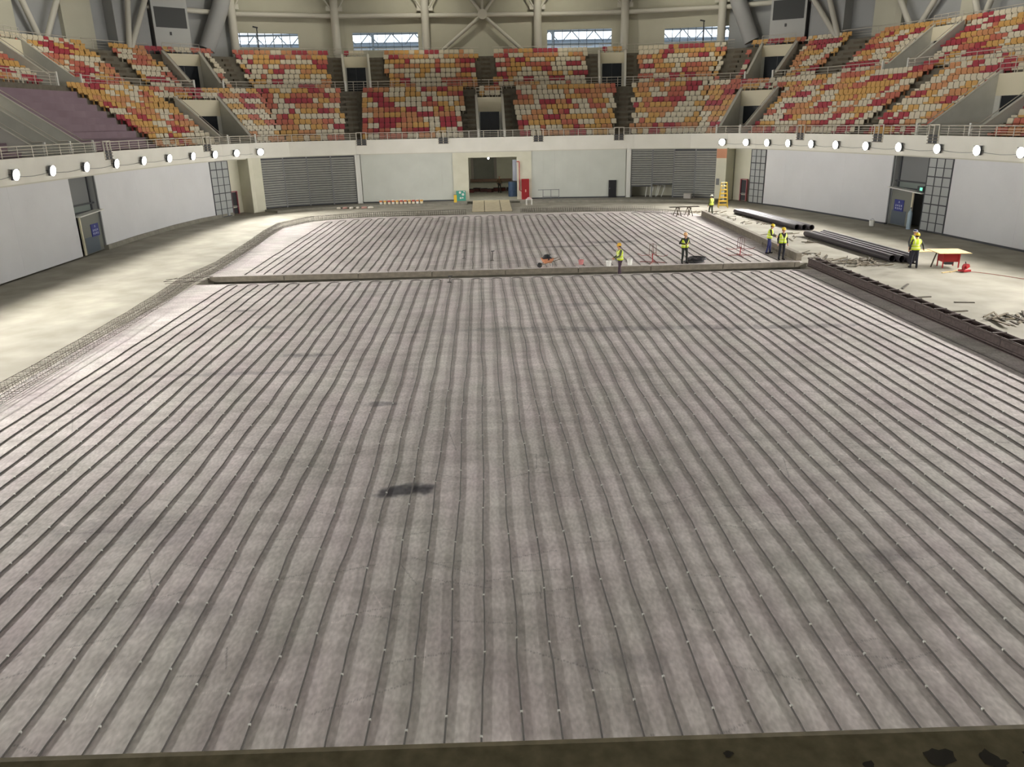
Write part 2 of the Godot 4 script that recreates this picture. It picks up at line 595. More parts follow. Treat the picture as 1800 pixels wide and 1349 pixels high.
func make_floor() -> void:
	var sm := StandardMaterial3D.new()
	sm.albedo_texture = slab_texture()
	sm.roughness = 0.88
	var nt := NoiseTexture2D.new()
	nt.width = 512
	nt.height = 512
	nt.seamless = true
	var nz := FastNoiseLite.new()
	nz.frequency = 0.03
	nz.fractal_octaves = 5
	nt.noise = nz
	nt.as_normal_map = true
	nt.bump_strength = 3.0
	M.slab = sm
	# surround, with its top 2 cm below the rink slab
	var st := begin()
	box(st, Vector3(2, -0.52, -20.0 + 6.5), Vector3(84, 1.0, 52.5))            # up to z = -39.75
	box(st, Vector3(2, -0.52, -(TRENCH_FAR + 0.8 + 105.0) * 0.5), Vector3(84, 1.0, 104.2 - TRENCH_FAR))
	box(st, Vector3(1.4, -0.145, -(TRENCH_FAR + 0.4)), Vector3(32.8, 0.25, 0.8))   # undercut lip of the far half
	box(st, Vector3(-27.5, -0.52, -(TRENCH_FAR + 0.4)), Vector3(25, 1.0, 0.8))
	box(st, Vector3(30.9, -0.52, -(TRENCH_FAR + 0.4)), Vector3(26.2, 1.0, 0.8))
	box(st, Vector3(-27.5, -0.52, -(TRENCH_NEAR + TRENCH_FAR) * 0.5), Vector3(25, 1.0, TRENCH_FAR - TRENCH_NEAR))
	box(st, Vector3(31.0, -0.52, -(TRENCH_NEAR + TRENCH_FAR) * 0.5), Vector3(26.4, 1.0, TRENCH_FAR - TRENCH_NEAR))
	struct("floor", st, M.floor)
	st = begin()
	slab_poly(st, [[-15.2, 2.4], [17.6, 2.4], [17.6, TRENCH_NEAR], [-15.0, TRENCH_NEAR]], -0.019, 0.0)
	struct("floor_rink_slab", st, sm)
	st = begin()
	var far := [[-15.0, TRENCH_FAR], [17.6, TRENCH_FAR], [18.3, 62.0]]
	for k in 7:
		var a := PI * 0.5 * k / 6.0
		far.append([13.3 + 4.8 * cos(a), 64.2 + 4.8 * sin(a)])
	for k in 9:
		var a := PI * 0.5 * k / 8.0
		far.append([-9.2 - 6.8 * sin(a), 62.0 + 6.8 * cos(a)])
	slab_poly(st, far, -0.019, 0.0)
	struct("floor_rink_slab", st, sm)
	# cross trench: floor, and formwork boards that line its far side
	st = begin()
	box(st, Vector3(1.4, -1.0, -(TRENCH_NEAR + TRENCH_FAR + 1.0) * 0.5), Vector3(32.8, 0.9, TRENCH_FAR - TRENCH_NEAR + 1.6))
	struct("floor_trench", st, M.concrete)
	var n := 0
	var x := -14.9
	while x < 17.2:
		var l := minf(4.0, 17.4 - x)
		st = begin()
		box(st, Vector3(0, -0.13, 0), Vector3(l - 0.03, 0.28, 0.06))
		var b := obj("trench_board", st, M.concrete, self, Transform3D(Basis(), Vector3(x + l * 0.5, 0.03, -(TRENCH_FAR - 0.04))))
		tag(b, "grey shuttering board lining the cross trench, %s from the steel formwork" % ORD[8 - n], "board", "trench boards")
		x += 4.0
		n += 1
	# raised step along the far wall
	st = begin()
	wallbox(st, 82.6, 103.0, -2.4, 2.0, -0.05, 0.2)
	wallbox(st, 108.4, 129.0, -2.4, 2.0, -0.05, 0.2)
	wallbox(st, 103.0, 108.4, -1.2, 2.0, -0.05, 0.2)
	struct("floor_far_step", st, M.plinth)
	st = begin()
	wallbox(st, 59.3, 79.0, -0.12, 1.6, -0.05, 0.3)
	struct("baseboard_side", st, M.plinth)
	st = begin()
	wallbox(st, 133.9, 149.7, -0.1, 0.5, -0.05, 0.09)
	wallbox(st, 155.8, 205.0, -0.1, 0.5, -0.05, 0.09)
	struct("baseboard_side", st, M.dark_grey)

# ------------------------------------------------------------------ shell
func make_shell() -> void:
	var st := begin()
	box(st, Vector3(2, 27.15, -49), Vector3(108, 0.3, 114))
	struct("ceiling", st, M.upper_grey)
	st = begin()
	box(st, Vector3(2, 13, 6.2), Vector3(108, 28, 0.3))
	struct("wall_near", st, M.upper_grey)
	# the gallery that the photographer stands in: floor and a parapet ledge that closes it
	st = begin()
	box(st, Vector3(2, 5.0, 2.2), Vector3(52, 0.3, 7.6))
	struct("floor_gallery", st, M.terrace)
	var lm := textured(rgb8(104, 94, 66), rgb8(140, 128, 98), 1.4, 0.7, 0.02, 41)
	st = begin()
	# ledge profile: flat top, rounded far edge
	var prof := [[-0.42, 5.2], [-0.42, 6.2], [0.0, 6.2]]
	prof = [[0.55, 5.2], [0.55, 6.195], [0.03, 6.2], [0.012, 6.196], [0.0, 6.18], [0.0, 5.2]]
	var ang := Basis(Vector3.UP, deg_to_rad(-0.9))
	for i in prof.size() - 1:
		var p0: Array = prof[i]
		var p1: Array = prof[i + 1]
		var towards := Vector3(0, 1, -0.6) if i > 0 else Vector3(0, 0, 1)
		quad(st, Vector3(-9, p0[1], p0[0]), Vector3(9, p0[1], p0[0]), Vector3(9, p1[1], p1[0]), Vector3(-9, p1[1], p1[0]), towards)
	var ledge := obj("parapet_ledge", st, lm, self, Transform3D(ang, Vector3(0, 0, -1.53)))
	ledge.set_meta("kind", "structure")
	st = begin()
	box(st, Vector3(2, 2.6, -1.2), Vector3(52, 5.2, 0.3))
	struct("wall_below_gallery", st, M.fascia)
	# dried splashes on the ledge
	var r := RandomNumberGenerator.new()
	r.seed = 8
	for q in [[1.05, 0.07, 0.028], [1.16, 0.075, 0.022], [1.17, 0.095, 0.02], [1.27, 0.085, 0.024], [0.87, 0.085, 0.012], [-1.02, 0.06, 0.012], [-0.05, 0.1, 0.008], [0.55, 0.04, 0.01]]:
		st = begin()
		var pts := []
		for k in 14:
			var a := TAU * k / 14
			var rr: float = q[2] * r.randf_range(0.7, 1.25)
			pts.append(Vector3(cos(a) * rr * 1.2, 0, sin(a) * rr))
		for k in 14:
			tri(st, Vector3(0, 0.001, 0), pts[k], pts[(k + 1) % 14], Vector3.UP)
		var sp := obj("dried_splash", st, mat(rgb8(52, 46, 34), 0.7), ledge, Transform3D(Basis(), Vector3(q[0], 6.2012, q[1] + 0.04)))
		sp.name = "dried_splash"

func make_lower_walls() -> void:
	# solid wall behind the boards, open at the portal
	var st := begin()
	wallbox(st, 0.0, 82.0, 2.0, 2.3, -0.1, 6.0)
	struct("wall_side", st, M.plaster)
	st = begin()
	wallbox(st, 82.0, 103.0, 2.0, 2.3, -0.1, 6.0)
	wallbox(st, 108.5, 128.6, 2.0, 2.3, -0.1, 6.0)
	struct("wall_far", st, M.plaster)
	st = begin()
	wallbox(st, 128.6, 212.0, 2.0, 2.3, -0.1, 6.0)
	struct("wall_side", st, M.plaster)
	# fascia of the gallery, all round
	st = begin()
	wallbox(st, 0.0, 212.0, -0.22, 0.2, 4.95, 6.28)
	struct("trim_fascia", st, M.fascia)
	st = begin()
	wallbox(st, 0.0, 212.0, 0.2, 2.1, 5.7, 5.9)
	struct("floor_walkway", st, M.terrace)
	# cornice line under the fascia
	st = begin()
	wallbox(st, 0.0, 212.0, -0.12, 0.3, 4.86, 4.95)
	struct("trim_cornice", st, M.steel)
	# long white hoardings
	hoarding([30.0, 36.5, 43.0, 49.5, 56.0], 0.06, "long white hoarding on the purple terrace side, between gallery and blue-signed door")
	hoarding([59.3, 65.0, 70.8, 76.6], 0.3, "white hoarding on a grey plinth, between blue-signed door and glazed grid")
	hoarding([133.9, 139.2, 144.4, 149.7], 0.09, "white hoarding behind the stacked black pipes, beside a glazed grid")
	hoarding([155.8, 162.0, 168.0, 174.0, 180.0], 0.09, "white hoarding behind the plywood-topped saw bench, past the tall glazed grid")
	far_panel(92.65, 101.75, 0.2, "grey white wall panel behind the row of orange and white buckets")
	far_panel(109.65, 119.15, 0.2, "grey white wall panel with a black door and a metal trestle before it")
	for q in [[92.1, 92.6, "white steel post between the complete shutter and the wall panel"], [119.2, 119.65, "white steel post between the damaged shutter and the wall panel"]]:
		st = begin()
		wallbox(st, q[0], q[1], -0.12, 0.3, 0.0, 4.95)
		tag(obj("shutter_post", st, M.white), q[2], "post")
	# black door in the panel
	var t := thing("service_door", "black door set in the grey white wall panel", "door", frame(117.85, -0.1, 0.2))
	put("door_leaf", bxm(Vector3(0.78, 1.72, 0.06)), M.dark, t, turned(Vector3(0, 0.86, 0)))
	put("handle", bxm(Vector3(0.05, 0.12, 0.06)), M.grey, t, turned(Vector3(-0.28, 0.9, 0.06)))
	# shutters
	shutter_row(82.85, 92.05, 4, [0.35, 0.35, 0.35, 0.35], "complete roller shutter", ["by the corner pillar", "second from the corner pillar", "second from the white post", "by the white post"])
	shutter_row(119.7, 128.1, 4, [1.35, 1.55, 0.3, 0.3], "roller shutter", ["rolled up a metre, next to the white post", "rolled up a metre, over white frames", "closed, beside the half open ones", "closed, next to the pillar by the yellow ladder"])
	# pillars at the corners
	for q in [[81.35, 82.75, "broad white pillar between grey shutter and pink-framed niche"], [128.2, 129.25, "white pillar behind the yellow ladder, orange paint at its head"]]:
		st = begin()
		wallbox(st, q[0], q[1], -0.35, 1.2, 0.0, 4.95)
		var o := obj("corner_pillar", st, M.plaster)
		tag(o, q[2], "pillar")
		if q[0] > 100.0:
			st = begin()
			wallbox(st, q[0] + 0.01, q[1] - 0.01, -0.365, -0.35, 4.0, 4.86)
			obj("orange_patch", st, mat(rgb8(206, 150, 120), 0.85), o)
			st = begin()
			wallbox(st, q[0] + 0.12, q[0] + 0.42, -0.4, -0.35, 1.5, 2.1)
			obj("switch_box", st, M.grey, o)
	# niches: side wall, small frame, half open
	niche(79.05, 81.35, "pink-edged black cabinet frame in the niche beside the broad white pillar")
	niche(129.3, 132.0, "pink-edged black cabinet frame in the niche behind the yellow ladder")
	glazed_grid(76.6, 79.0, 7, "tall glazed grid of grey panes between white hoarding and pillar niche, purple terrace side")
	glazed_grid(132.0, 133.85, 8, "tall glazed grid of grey panes beside the niche behind the yellow ladder")
	glazed_grid(153.5, 155.8, 8, "tall glazed grid of grey panes behind the worker at the saw bench")
	door_niche(56.05, 59.3, 1.0, "purple terrace side")
	door_niche(149.75, 153.45, -1.0, "pipe stack side")

func hoarding(cuts: Array, y0: float, label: String) -> void:
	var t := thing("hoarding", label, "hoarding")
	for i in cuts.size() - 1:
		var st := begin()
		wallbox(st, cuts[i] + 0.004, cuts[i + 1] - 0.004, -0.02, 0.04, y0, 4.86)
		obj("panel", st, M.board, t)
	for c in cuts:
		var st2 := begin()
		wallbox(st2, clampf(c - 0.05, cuts[0], 999.0), minf(c + 0.05, cuts[-1]), 0.045, 0.14, y0, 4.86)
		obj("stud", st2, M.grey, t)

func far_panel(s0: float, s1: float, y0: float, label: String) -> void:
	var t := thing("wall_cladding", label, "wall panel")
	var n := 8
	for i in n:
		var st := begin()
		var a := lerpf(s0, s1, float(i) / n)
		var b := lerpf(s0, s1, float(i + 1) / n)
		wallbox(st, a + 0.003, b - 0.003, -0.03, 0.05, y0 + 0.12, 4.86)
		obj("panel", st, M.panel, t)
	var st2 := begin()
	wallbox(st2, s0, s1, -0.06, 0.05, y0, y0 + 0.11)
	obj("base_rail", st2, M.dark_grey, t)

func shutter_row(s0: float, s1: float, n: int, bottoms: Array, kind: String, which: Array) -> void:
	for i in n:
		var a := lerpf(s0, s1, float(i) / n)
		var b := lerpf(s0, s1, float(i + 1) / n)
		var f := between(a, b, 0.02)
		var w := at(a, 0.02).distance_to(at(b, 0.02))
		var t := thing("roller_shutter", "grey slatted %s %s" % [kind, which[i]], "shutter", f, "grey roller shutters")
		var st := begin()
		var slat_h := 0.22
		# one slat: upper lip, curved belly, lower groove
		var prof := [[0.0, 0.0], [0.05, 0.02], [0.075, 0.09], [0.06, 0.155], [0.0, 0.175]]
		for k in prof.size() - 1:
			var p0: Array = prof[k]
			var p1: Array = prof[k + 1]
			quad(st, Vector3(-w * 0.5 + 0.06, p0[1], p0[0]), Vector3(w * 0.5 - 0.06, p0[1], p0[0]), Vector3(w * 0.5 - 0.06, p1[1], p1[0]), Vector3(-w * 0.5 + 0.06, p1[1], p1[0]), Vector3(0, 0.1, 1))
		var slat := st.commit()
		var y: float = bottoms[i]
		while y < 4.68:
			var tilt := 0.0
			if bottoms[i] < 1.0 and kind == "roller shutter" and i == 3 and y > 1.2 and y < 1.5:
				tilt = 0.02
			put("slat", slat, M.shutter, t, Transform3D(Basis(Vector3.BACK, tilt), Vector3(0, y, 0)))
			y += slat_h
		put("backing", bxm(Vector3(w - 0.1, 4.86 - bottoms[i], 0.02)), M.dark_grey, t, turned(Vector3(0, (4.86 + bottoms[i]) * 0.5, -0.02)))
		for sx in [-1.0, 1.0]:
			put("guide_rail", bxm(Vector3(0.07, 4.66, 0.1)), M.grey, t, turned(Vector3(sx * (w * 0.5 - 0.035), 0.2 + 2.33, 0.02)))
		put("bottom_bar", bxm(Vector3(w - 0.14, 0.1, 0.07)), M.dark_grey, t, turned(Vector3(0, bottoms[i] - 0.05, 0.0)))

func niche(s0: float, s1: float, label: String) -> void:
	var st := begin()
	wallbox(st, s0, s1, 1.2, 1.4, 0.0, 4.95)
	struct("wall_niche", st, M.plaster)
	var f := between(s0, s1, 0.9)
	var t := thing("cabinet_frame", label, "cabinet", f)
	var pink := mat(rgb8(170, 96, 104), 0.6)
	for sx in [-0.36, 0.36]:
		put("upright", bxm(Vector3(0.07, 2.0, 0.2)), pink, t, turned(Vector3(sx, 1.0, 0)))
	put("top_rail", bxm(Vector3(0.79, 0.07, 0.2)), pink, t, turned(Vector3(0, 2.03, 0)))
	put("back_panel", bxm(Vector3(0.64, 1.2, 0.04)), M.dark, t, turned(Vector3(0, 1.35, -0.04)))
	put("lower_panel", bxm(Vector3(0.64, 0.5, 0.04)), M.dark, t, turned(Vector3(0, 0.3, -0.04)))
	put("shelf", bxm(Vector3(0.66, 0.05, 0.2)), M.grey, t, turned(Vector3(0, 0.68, 0)))

func glazed_grid(s0: float, s1: float, rows: int, label: String) -> void:
	var f := between(s0, s1, -0.05)
	var w := at(s0, -0.05).distance_to(at(s1, -0.05))
	var t := thing("glazed_grid", label, "glazing", f)
	var cols := 3
	var hh := 4.78
	var pw := w / cols
	var ph := hh / rows
	var pane := bxm(Vector3(pw - 0.05, ph - 0.05, 0.02))
	for i in cols:
		for j in rows:
			put("pane", pane, M.frost, t, turned(Vector3(-w * 0.5 + (i + 0.5) * pw, 0.06 + (j + 0.5) * ph, 0)))
	for i in cols + 1:
		put("mullion", bxm(Vector3(0.06, hh + 0.06, 0.08)), M.dark_grey, t, turned(Vector3(-w * 0.5 + i * pw, 0.06 + hh * 0.5, 0)))
	for j in rows + 1:
		put("transom", bxm(Vector3(w, 0.05 if j % 3 else 0.08, 0.07)), M.dark_grey, t, turned(Vector3(0, 0.06 + j * ph, 0)))

func sign_texture() -> ImageTexture:
	var img := Image.create(96, 72, false, Image.FORMAT_RGB8)
	img.fill(rgb8(46, 54, 132))
	var wc := rgb8(206, 212, 232)
	# the chevron-like mark on top
	for k in 12:
		img.fill_rect(Rect2i(47 - k / 2, 8 + k, 3, 2), wc)
		img.fill_rect(Rect2i(48 + k / 2, 8 + k, 3, 2), wc)
	# two rows of four block characters; too small to read in the photograph
	for row in 2:
		for c in 4:
			var x := 14 + c * 19
			var y := 32 + row * 18
			img.fill_rect(Rect2i(x, y, 11, 2), wc)
			img.fill_rect(Rect2i(x + 4, y - 2, 3, 12), wc)
			img.fill_rect(Rect2i(x, y + 5 + row, 11, 2), wc)
			if (c + row) % 2 == 0:
				img.fill_rect(Rect2i(x, y + 9, 11, 2), wc)
			else:
				img.fill_rect(Rect2i(x, y, 2, 10), wc)
				img.fill_rect(Rect2i(x + 9, y, 2, 10), wc)
	return ImageTexture.create_from_image(img)

func door_niche(s0: float, s1: float, hand: float, where: String) -> void:
	# recess with a grey glazed screen above and an open door leaf that carries a blue sign
	var st := begin()
	wallbox(st, s0, s1, 1.5, 1.7, 0.0, 4.95)
	wallbox(st, s0 - 0.12, s0, 0.16, 1.6, 0.0, 4.95)
	wallbox(st, s1, s1 + 0.12, 0.16, 1.6, 0.0, 4.95)
	struct("wall_niche", st, M.upper_grey)
	var f := between(s0, s1, 0.42)
	var w := at(s0, 0.42).distance_to(at(s1, 0.42))
	var t := thing("entrance_screen", "grey panelled screen over the blue-signed door, %s" % where, "screen", f)
	put("upper_panel", bxm(Vector3(w - 0.5, 1.7, 0.05)), M.grey, t, turned(Vector3(0, 4.0, 0)))
	put("lower_panel", bxm(Vector3(w - 0.5, 0.4, 0.05)), mat(rgb8(120, 130, 126), 0.5), t, turned(Vector3(0, 2.88, 0)))
	for sx in [-1.0, 1.0]:
		put("post", bxm(Vector3(0.12, 4.9, 0.14)), M.dark_grey, t, turned(Vector3(sx * (w * 0.5 - 0.35), 2.45, 0.04)))
	for y in [2.62, 3.12, 4.9]:
		put("rail", bxm(Vector3(w, 0.1, 0.14)), M.dark_grey, t, turned(Vector3(0, y, 0.05)))
	put("canopy", bxm(Vector3(w - 0.1, 0.07, 0.6)), M.white, t, Transform3D(Basis(Vector3.BACK, 0.05 * hand), Vector3(0, 2.58, 0.4)))
	# the open leaf
	var lw := w * (0.86 if hand > 0.0 else 0.66)
	var d := thing("door_leaf", "grey door leaf with a blue sign, ajar in the niche, %s" % where, "door", f * Transform3D(Basis(Vector3.UP, 0.06 * hand), Vector3(0.2 if hand > 0.0 else -w * 0.15, 0.04, 0.3)))
	put("leaf", bxm(Vector3(lw, 2.45, 0.06)), mat(rgb8(122, 124, 118), 0.55), d, turned(Vector3(0, 1.23, 0)))
	put("kick_plate", bxm(Vector3(lw * 0.7, 1.0, 0.012)), mat(rgb8(96, 106, 118), 0.4, 0.3), d, turned(Vector3(-0.15, 0.55, 0.036)))
	put("edge_strip", bxm(Vector3(0.12, 2.45, 0.1)), M.cream, d, turned(Vector3(-hand * lw * 0.5, 1.23, 0)))
	var sm := mat(Color.WHITE, 0.5)
	sm.albedo_texture = sign_texture()
	st = begin()
	var sw := 0.55
	var sh := 0.4
	var pts := [[-sw, -sh, 0, 1], [sw, -sh, 1, 1], [sw, sh, 1, 0], [-sw, sh, 0, 0]]
	for k in [0, 2, 1, 0, 3, 2]:
		st.set_normal(Vector3.BACK)
		st.set_uv(Vector2(pts[k][2], pts[k][3]))
		st.add_vertex(Vector3(pts[k][0], pts[k][1], 0.02))
	var plate := put("sign_plate", bxm(Vector3(sw * 2.0, sh * 2.0, 0.036)), M.blue_sign, d, turned(Vector3(0.45 if hand > 0.0 else -0.2, 1.4, 0.05)))
	put("sign_print", st.commit(), sm, plate)
	if hand < 0.0:
		var ex := thing("exit_light", "small green glowing exit light under the dark canopy bar, pipe stack side", "exit light", f * turned(Vector3(w * 0.5 - 0.35, 2.75, 0.5)))
		put("housing", bxm(Vector3(0.6, 0.4, 0.12)), M.dark_grey, ex)
		var gm := mat(rgb8(120, 220, 180), 0.5)
		gm.emission_enabled = true
		gm.emission = rgb8(120, 230, 190)
		gm.emission_energy_multiplier = 1.2
		put("light_face", bxm(Vector3(0.24, 0.2, 0.02)), gm, ex, turned(Vector3(0.1, 0.02, 0.07)))
		var gb := thing("gas_cylinder", "pale blue gas cylinder standing by the open door leaf, pipe stack side", "cylinder", f * turned(Vector3(w * 0.5 - 0.75, 0.0, 0.75)))
		st = begin()
		lathe(st, [[0.0, 0.0], [0.15, 0.0], [0.15, 1.1], [0.1, 1.25], [0.04, 1.3], [0.04, 1.4], [0.0, 1.4]], 12)
		obj("body", st, mat(rgb8(170, 190, 204), 0.5), gb)
		st = begin()
		lathe(st, [[0.06, 1.4], [0.06, 1.5], [0.0, 1.5]], 8)
		obj("valve", st, M.grey, gb)

# ------------------------------------------------------------------ portal in the far wall
func make_portal() -> void:
	var st := begin()
	wallbox(st, 101.75, 103.3, -0.1, 0.45, 0.0, 4.95)
	wallbox(st, 108.2, 109.65, -0.1, 0.45, 0.0, 4.95)
	wallbox(st, 103.3, 108.2, -0.1, 0.45, 4.35, 4.95)
	struct("wall_portal", st, M.plaster)
	# hall behind the portal, with a doorway into an unlit store behind it
	st = begin()
	box(st, Vector3(-2.2, 2.4, -86.9), Vector3(0.2, 4.9, 12.2))
	box(st, Vector3(4.4, 2.4, -86.9), Vector3(0.2, 4.9, 12.2))
	box(st, Vector3(-1.7, 2.4, -93.1), Vector3(1.4, 4.9, 0.2))
	box(st, Vector3(3.0, 2.4, -93.1), Vector3(3.2, 4.9, 0.2))
	box(st, Vector3(0.2, 0.65, -93.1), Vector3(2.4, 1.3, 0.2))
	box(st, Vector3(0.2, 4.6, -93.1), Vector3(2.4, 0.5, 0.2))
	box(st, Vector3(-3.0, 2.4, -95.6), Vector3(0.2, 4.9, 4.8))
	box(st, Vector3(4.4, 2.4, -95.6), Vector3(0.2, 4.9, 4.8))
	box(st, Vector3(0.7, 2.4, -98.0), Vector3(7.6, 4.9, 0.2))
	struct("wall_passage", st, M.plaster)
	st = begin()
	box(st, Vector3(0.8, 4.95, -89.3), Vector3(8.0, 0.2, 18.0))
	struct("ceiling_passage", st, M.plaster)
	st = begin()
	box(st, Vector3(0.8, 0.1, -89.9), Vector3(7.6, 0.24, 16.6))
	struct("floor_passage", st, M.plinth)
	var t := thing("passage_doorway", "framed doorway with a counter at the back of the passage behind the ramp", "doorway", turned(Vector3(0.2, 0.22, -92.95)))
	for sx in [-1.0, 1.0]:
		put("jamb", bxm(Vector3(0.3, 3.2, 0.12)), mat(rgb8(170, 160, 150), 0.8), t, turned(Vector3(sx * 1.35, 2.75, 0.02)))
	put("counter", bxm(Vector3(4.8, 0.3, 0.5)), mat(rgb8(140, 112, 96), 0.8), t, turned(Vector3(0.8, 1.05, 0.3)))
	var d := thing("blue_drum", "dark blue drum wrapped in film against the passage wall", "drum", turned(Vector3(3.2, 0.22, -83.2)))
	st = begin()
	lathe(st, [[0.0, 0.0], [0.5, 0.0], [0.52, 0.05], [0.5, 0.6], [0.52, 0.65], [0.5, 0.7], [0.5, 1.45], [0.46, 1.5], [0.0, 1.5]], 18)
	obj("body", st, mat(rgb8(44, 66, 96), 0.5), d)
	st = begin()
	lathe(st, [[0.47, 1.5], [0.47, 1.56], [0.0, 1.56]], 18)
	obj("lid", st, M.dark, d)
	st = begin()
	for k in 6:
		box(st, Vector3((k - 2.5) * 0.18, 1.25, 0.04 * (k % 2)), Vector3(0.17, 2.3, 0.05))
	var cu := obj("hanging_sheet", st, mat(rgb8(166, 168, 186), 0.8), self, turned(Vector3(3.75, 1.5, -84.2)))
	tag(cu, "pale lilac sheet hanging inside the passage above the drum", "sheet")
	# stored things in the passage
	var r := RandomNumberGenerator.new()
	r.seed = 77
	for k in 7:
		var c := thing("crate", "dark crate on the passage floor behind the ramp, %s from the drum" % ORD[k], "crate", turned(Vector3(-1.4 + k * 0.75, 0.22, -88.5 - r.randf() * 2.4), r.randf_range(-30, 30)), "crates in the passage")
		var cw := r.randf_range(0.4, 0.8)
		put("body", bxm(Vector3(cw, 0.35, 0.5)), mat(rgb8(60 + r.randi() % 50, 48, 44), 0.8), c, turned(Vector3(0, 0.175, 0)))
		put("lid", bxm(Vector3(cw + 0.04, 0.05, 0.54)), M.dark, c, turned(Vector3(0, 0.375, 0)))
	# bulb
	var b := thing("work_bulb", "bare bright bulb hanging in the portal over the ramp", "lamp", turned(Vector3(0.66, 4.22, -81.0)))
	var gm := mat(Color.WHITE)
	gm.emission_enabled = true
	gm.emission = Color(0.95, 0.97, 1.0)
	gm.emission_energy_multiplier = 8.0
	st = begin()
	lathe(st, [[0.0, -0.1], [0.07, -0.06], [0.1, 0.0], [0.07, 0.08], [0.03, 0.12], [0.0, 0.12]], 12)
	obj("bulb", st, gm, b)
	st = begin()
	rod(st, Vector3(0, 0.12, 0), Vector3(0, 0.22, 0), 0.04)
	obj("socket", st, M.dark, b)
	var l := OmniLight3D.new()
	l.name = "bulb_light"
	l.light_energy = 6.0
	l.light_size = 0.08
	l.omni_range = 60.0
	l.omni_attenuation = 2.0
	l.shadow_enabled = true
	b.add_child(l)
	# ramp of three plywood sheets
	var ra := thing("loading_ramp", "ramp of three tan plywood sheets up to the portal", "ramp", turned(Vector3(0.85, 0.0, -74.6)))
	for k in 3:
		st = begin()
		var wds := [1.15, 1.5, 1.0]
		var xs := [-1.32, 0.02, 1.29]
		stick(st, Vector3(xs[k], 0.03, 3.6), Vector3(xs[k], 0.26, -4.4), wds[k] - 0.04, 0.04)
		obj("sheet", st, M.ply if k == 9 else textured(rgb8(176, 164, 134), rgb8(192, 180, 150), 0.3, 0.85, 0.01, 60 + k), ra)
	for sx in [-1.86, -0.72, 0.78, 1.76]:
		st = begin()
		stick(st, Vector3(sx, 0.0, 3.5), Vector3(sx, 0.2, -4.4), 0.06, 0.05)
		obj("bearer", st, M.timber_dark, ra)
	# red hydrant cabinet and pipe
	var h := thing("hydrant_cabinet", "red fire hydrant cabinet on the wall beside the portal", "cabinet", frame(109.0, -0.25, 0.2))
	put("body", bxm(Vector3(0.75, 2.0, 0.3)), M.red, h, turned(Vector3(0, 1.0, 0)))
	put("door", bxm(Vector3(0.66, 1.85, 0.03)), mat(rgb8(150, 36, 42), 0.4), h, turned(Vector3(0, 1.0, 0.16)))
	put("emblem", bxm(Vector3(0.12, 0.26, 0.012)), mat(rgb8(214, 170, 150), 0.5), h, turned(Vector3(0.02, 0.85, 0.18)))
	st = begin()
	var f := frame(108.4, -0.2, 0.0)
	tube(st, [Vector3(-0.25, 3.9, 0), Vector3(0, 3.9, 0), Vector3(0.02, 3.85, 0), Vector3(0.02, 1.1, 0), Vector3(0.22, 1.0, 0)], 0.045, 8)
	tag(obj("fire_main", st, M.red, self, f), "red fire main pipe running down beside the portal opening", "pipe")
	# green board and yellow stand
	var gboard := thing("notice_board", "teal board with white blotches leaning left of the portal".replace("left of", "beside"), "board", frame(102.45, -0.3, 0.2))
	put("sheet", bxm(Vector3(0.95, 1.0, 0.03)), mat(rgb8(76, 158, 142), 0.7), gboard, Transform3D(Basis(Vector3.RIGHT, -0.1), Vector3(0, 0.5, 0)))
	for q in [[-0.1, 0.82, 0.12], [0.2, 0.62, 0.13], [-0.05, 0.28, 0.1], [0.16, 0.3, 0.08], [0.32, 0.9, 0.07]]:
		st = begin()
		lathe(st, [[q[2], 0.0], [q[2] * 0.9, 0.006], [0.0, 0.006]], 10, Vector3.ZERO, Basis(Vector3.RIGHT, PI * 0.5))
		obj("white_blotch", st, M.white, gboard, Transform3D(Basis(Vector3.RIGHT, -0.1), Vector3(q[0], q[1], 0.07 - q[1] * 0.1)))
	var ys := thing("caution_stand", "small yellow caution stand on the step beside the teal board", "sign", turned(Vector3(-2.75, 0.2, -78.4)))
	for sz in [-1.0, 1.0]:
		put("board", bxm(Vector3(0.28, 0.75, 0.02)), M.yellow, ys, Transform3D(Basis(Vector3.RIGHT, 0.22 * sz), Vector3(0, 0.36, -0.08 * sz)))
	put("hinge", bxm(Vector3(0.26, 0.03, 0.05)), M.dark, ys, turned(Vector3(0, 0.73, 0)))

# ------------------------------------------------------------------ terraces
const T1_O := 1.15
const T1_Y := 6.0
const T1_R := 0.515
const T2_O := 9.45
const T2_Y := 11.1
const T2_R := 0.535
const RUN := 0.76
# per tier: [s0, s1, last offset]
const VOM1 := [[55.1, 61.0, 6.4], [80.0, 82.95, 6.4], [104.45, 107.05, 6.4], [127.7, 130.05, 6.4], [151.0, 156.1, 6.4]]
const VOM2 := [[71.75, 74.2, 13.9], [82.4, 83.95, 13.9], [92.0, 94.3, 13.9], [116.6, 118.9, 13.9], [127.4, 128.9, 13.9], [136.85, 139.65, 13.9]]
const AIS1 := [[91.74, 92.98], [103.35, 104.45], [107.05, 108.1], [118.22, 119.41], [142.9, 143.9], [85.0, 84.0]]
const AIS2 := [[84.85, 85.4], [91.25, 92.0], [94.3, 95.7], [105.0, 106.27], [115.7, 116.6], [118.9, 119.8], [126.0, 126.6], [131.4, 132.2], [79.2, 79.9]]
const PURPLE := [[40.0, 55.1], [61.0, 72.4]]

func open_ranges(vom: Array, o: float) -> Array:
	# stretches of a row at offset o that no walled entrance cuts through
	var l := []
	var prev := 30.0
	for v in vom:
		if o < v[2] - 0.3:
			l.append([prev, v[0]])
			prev = v[1]
	l.append([prev, 190.0])
	return l

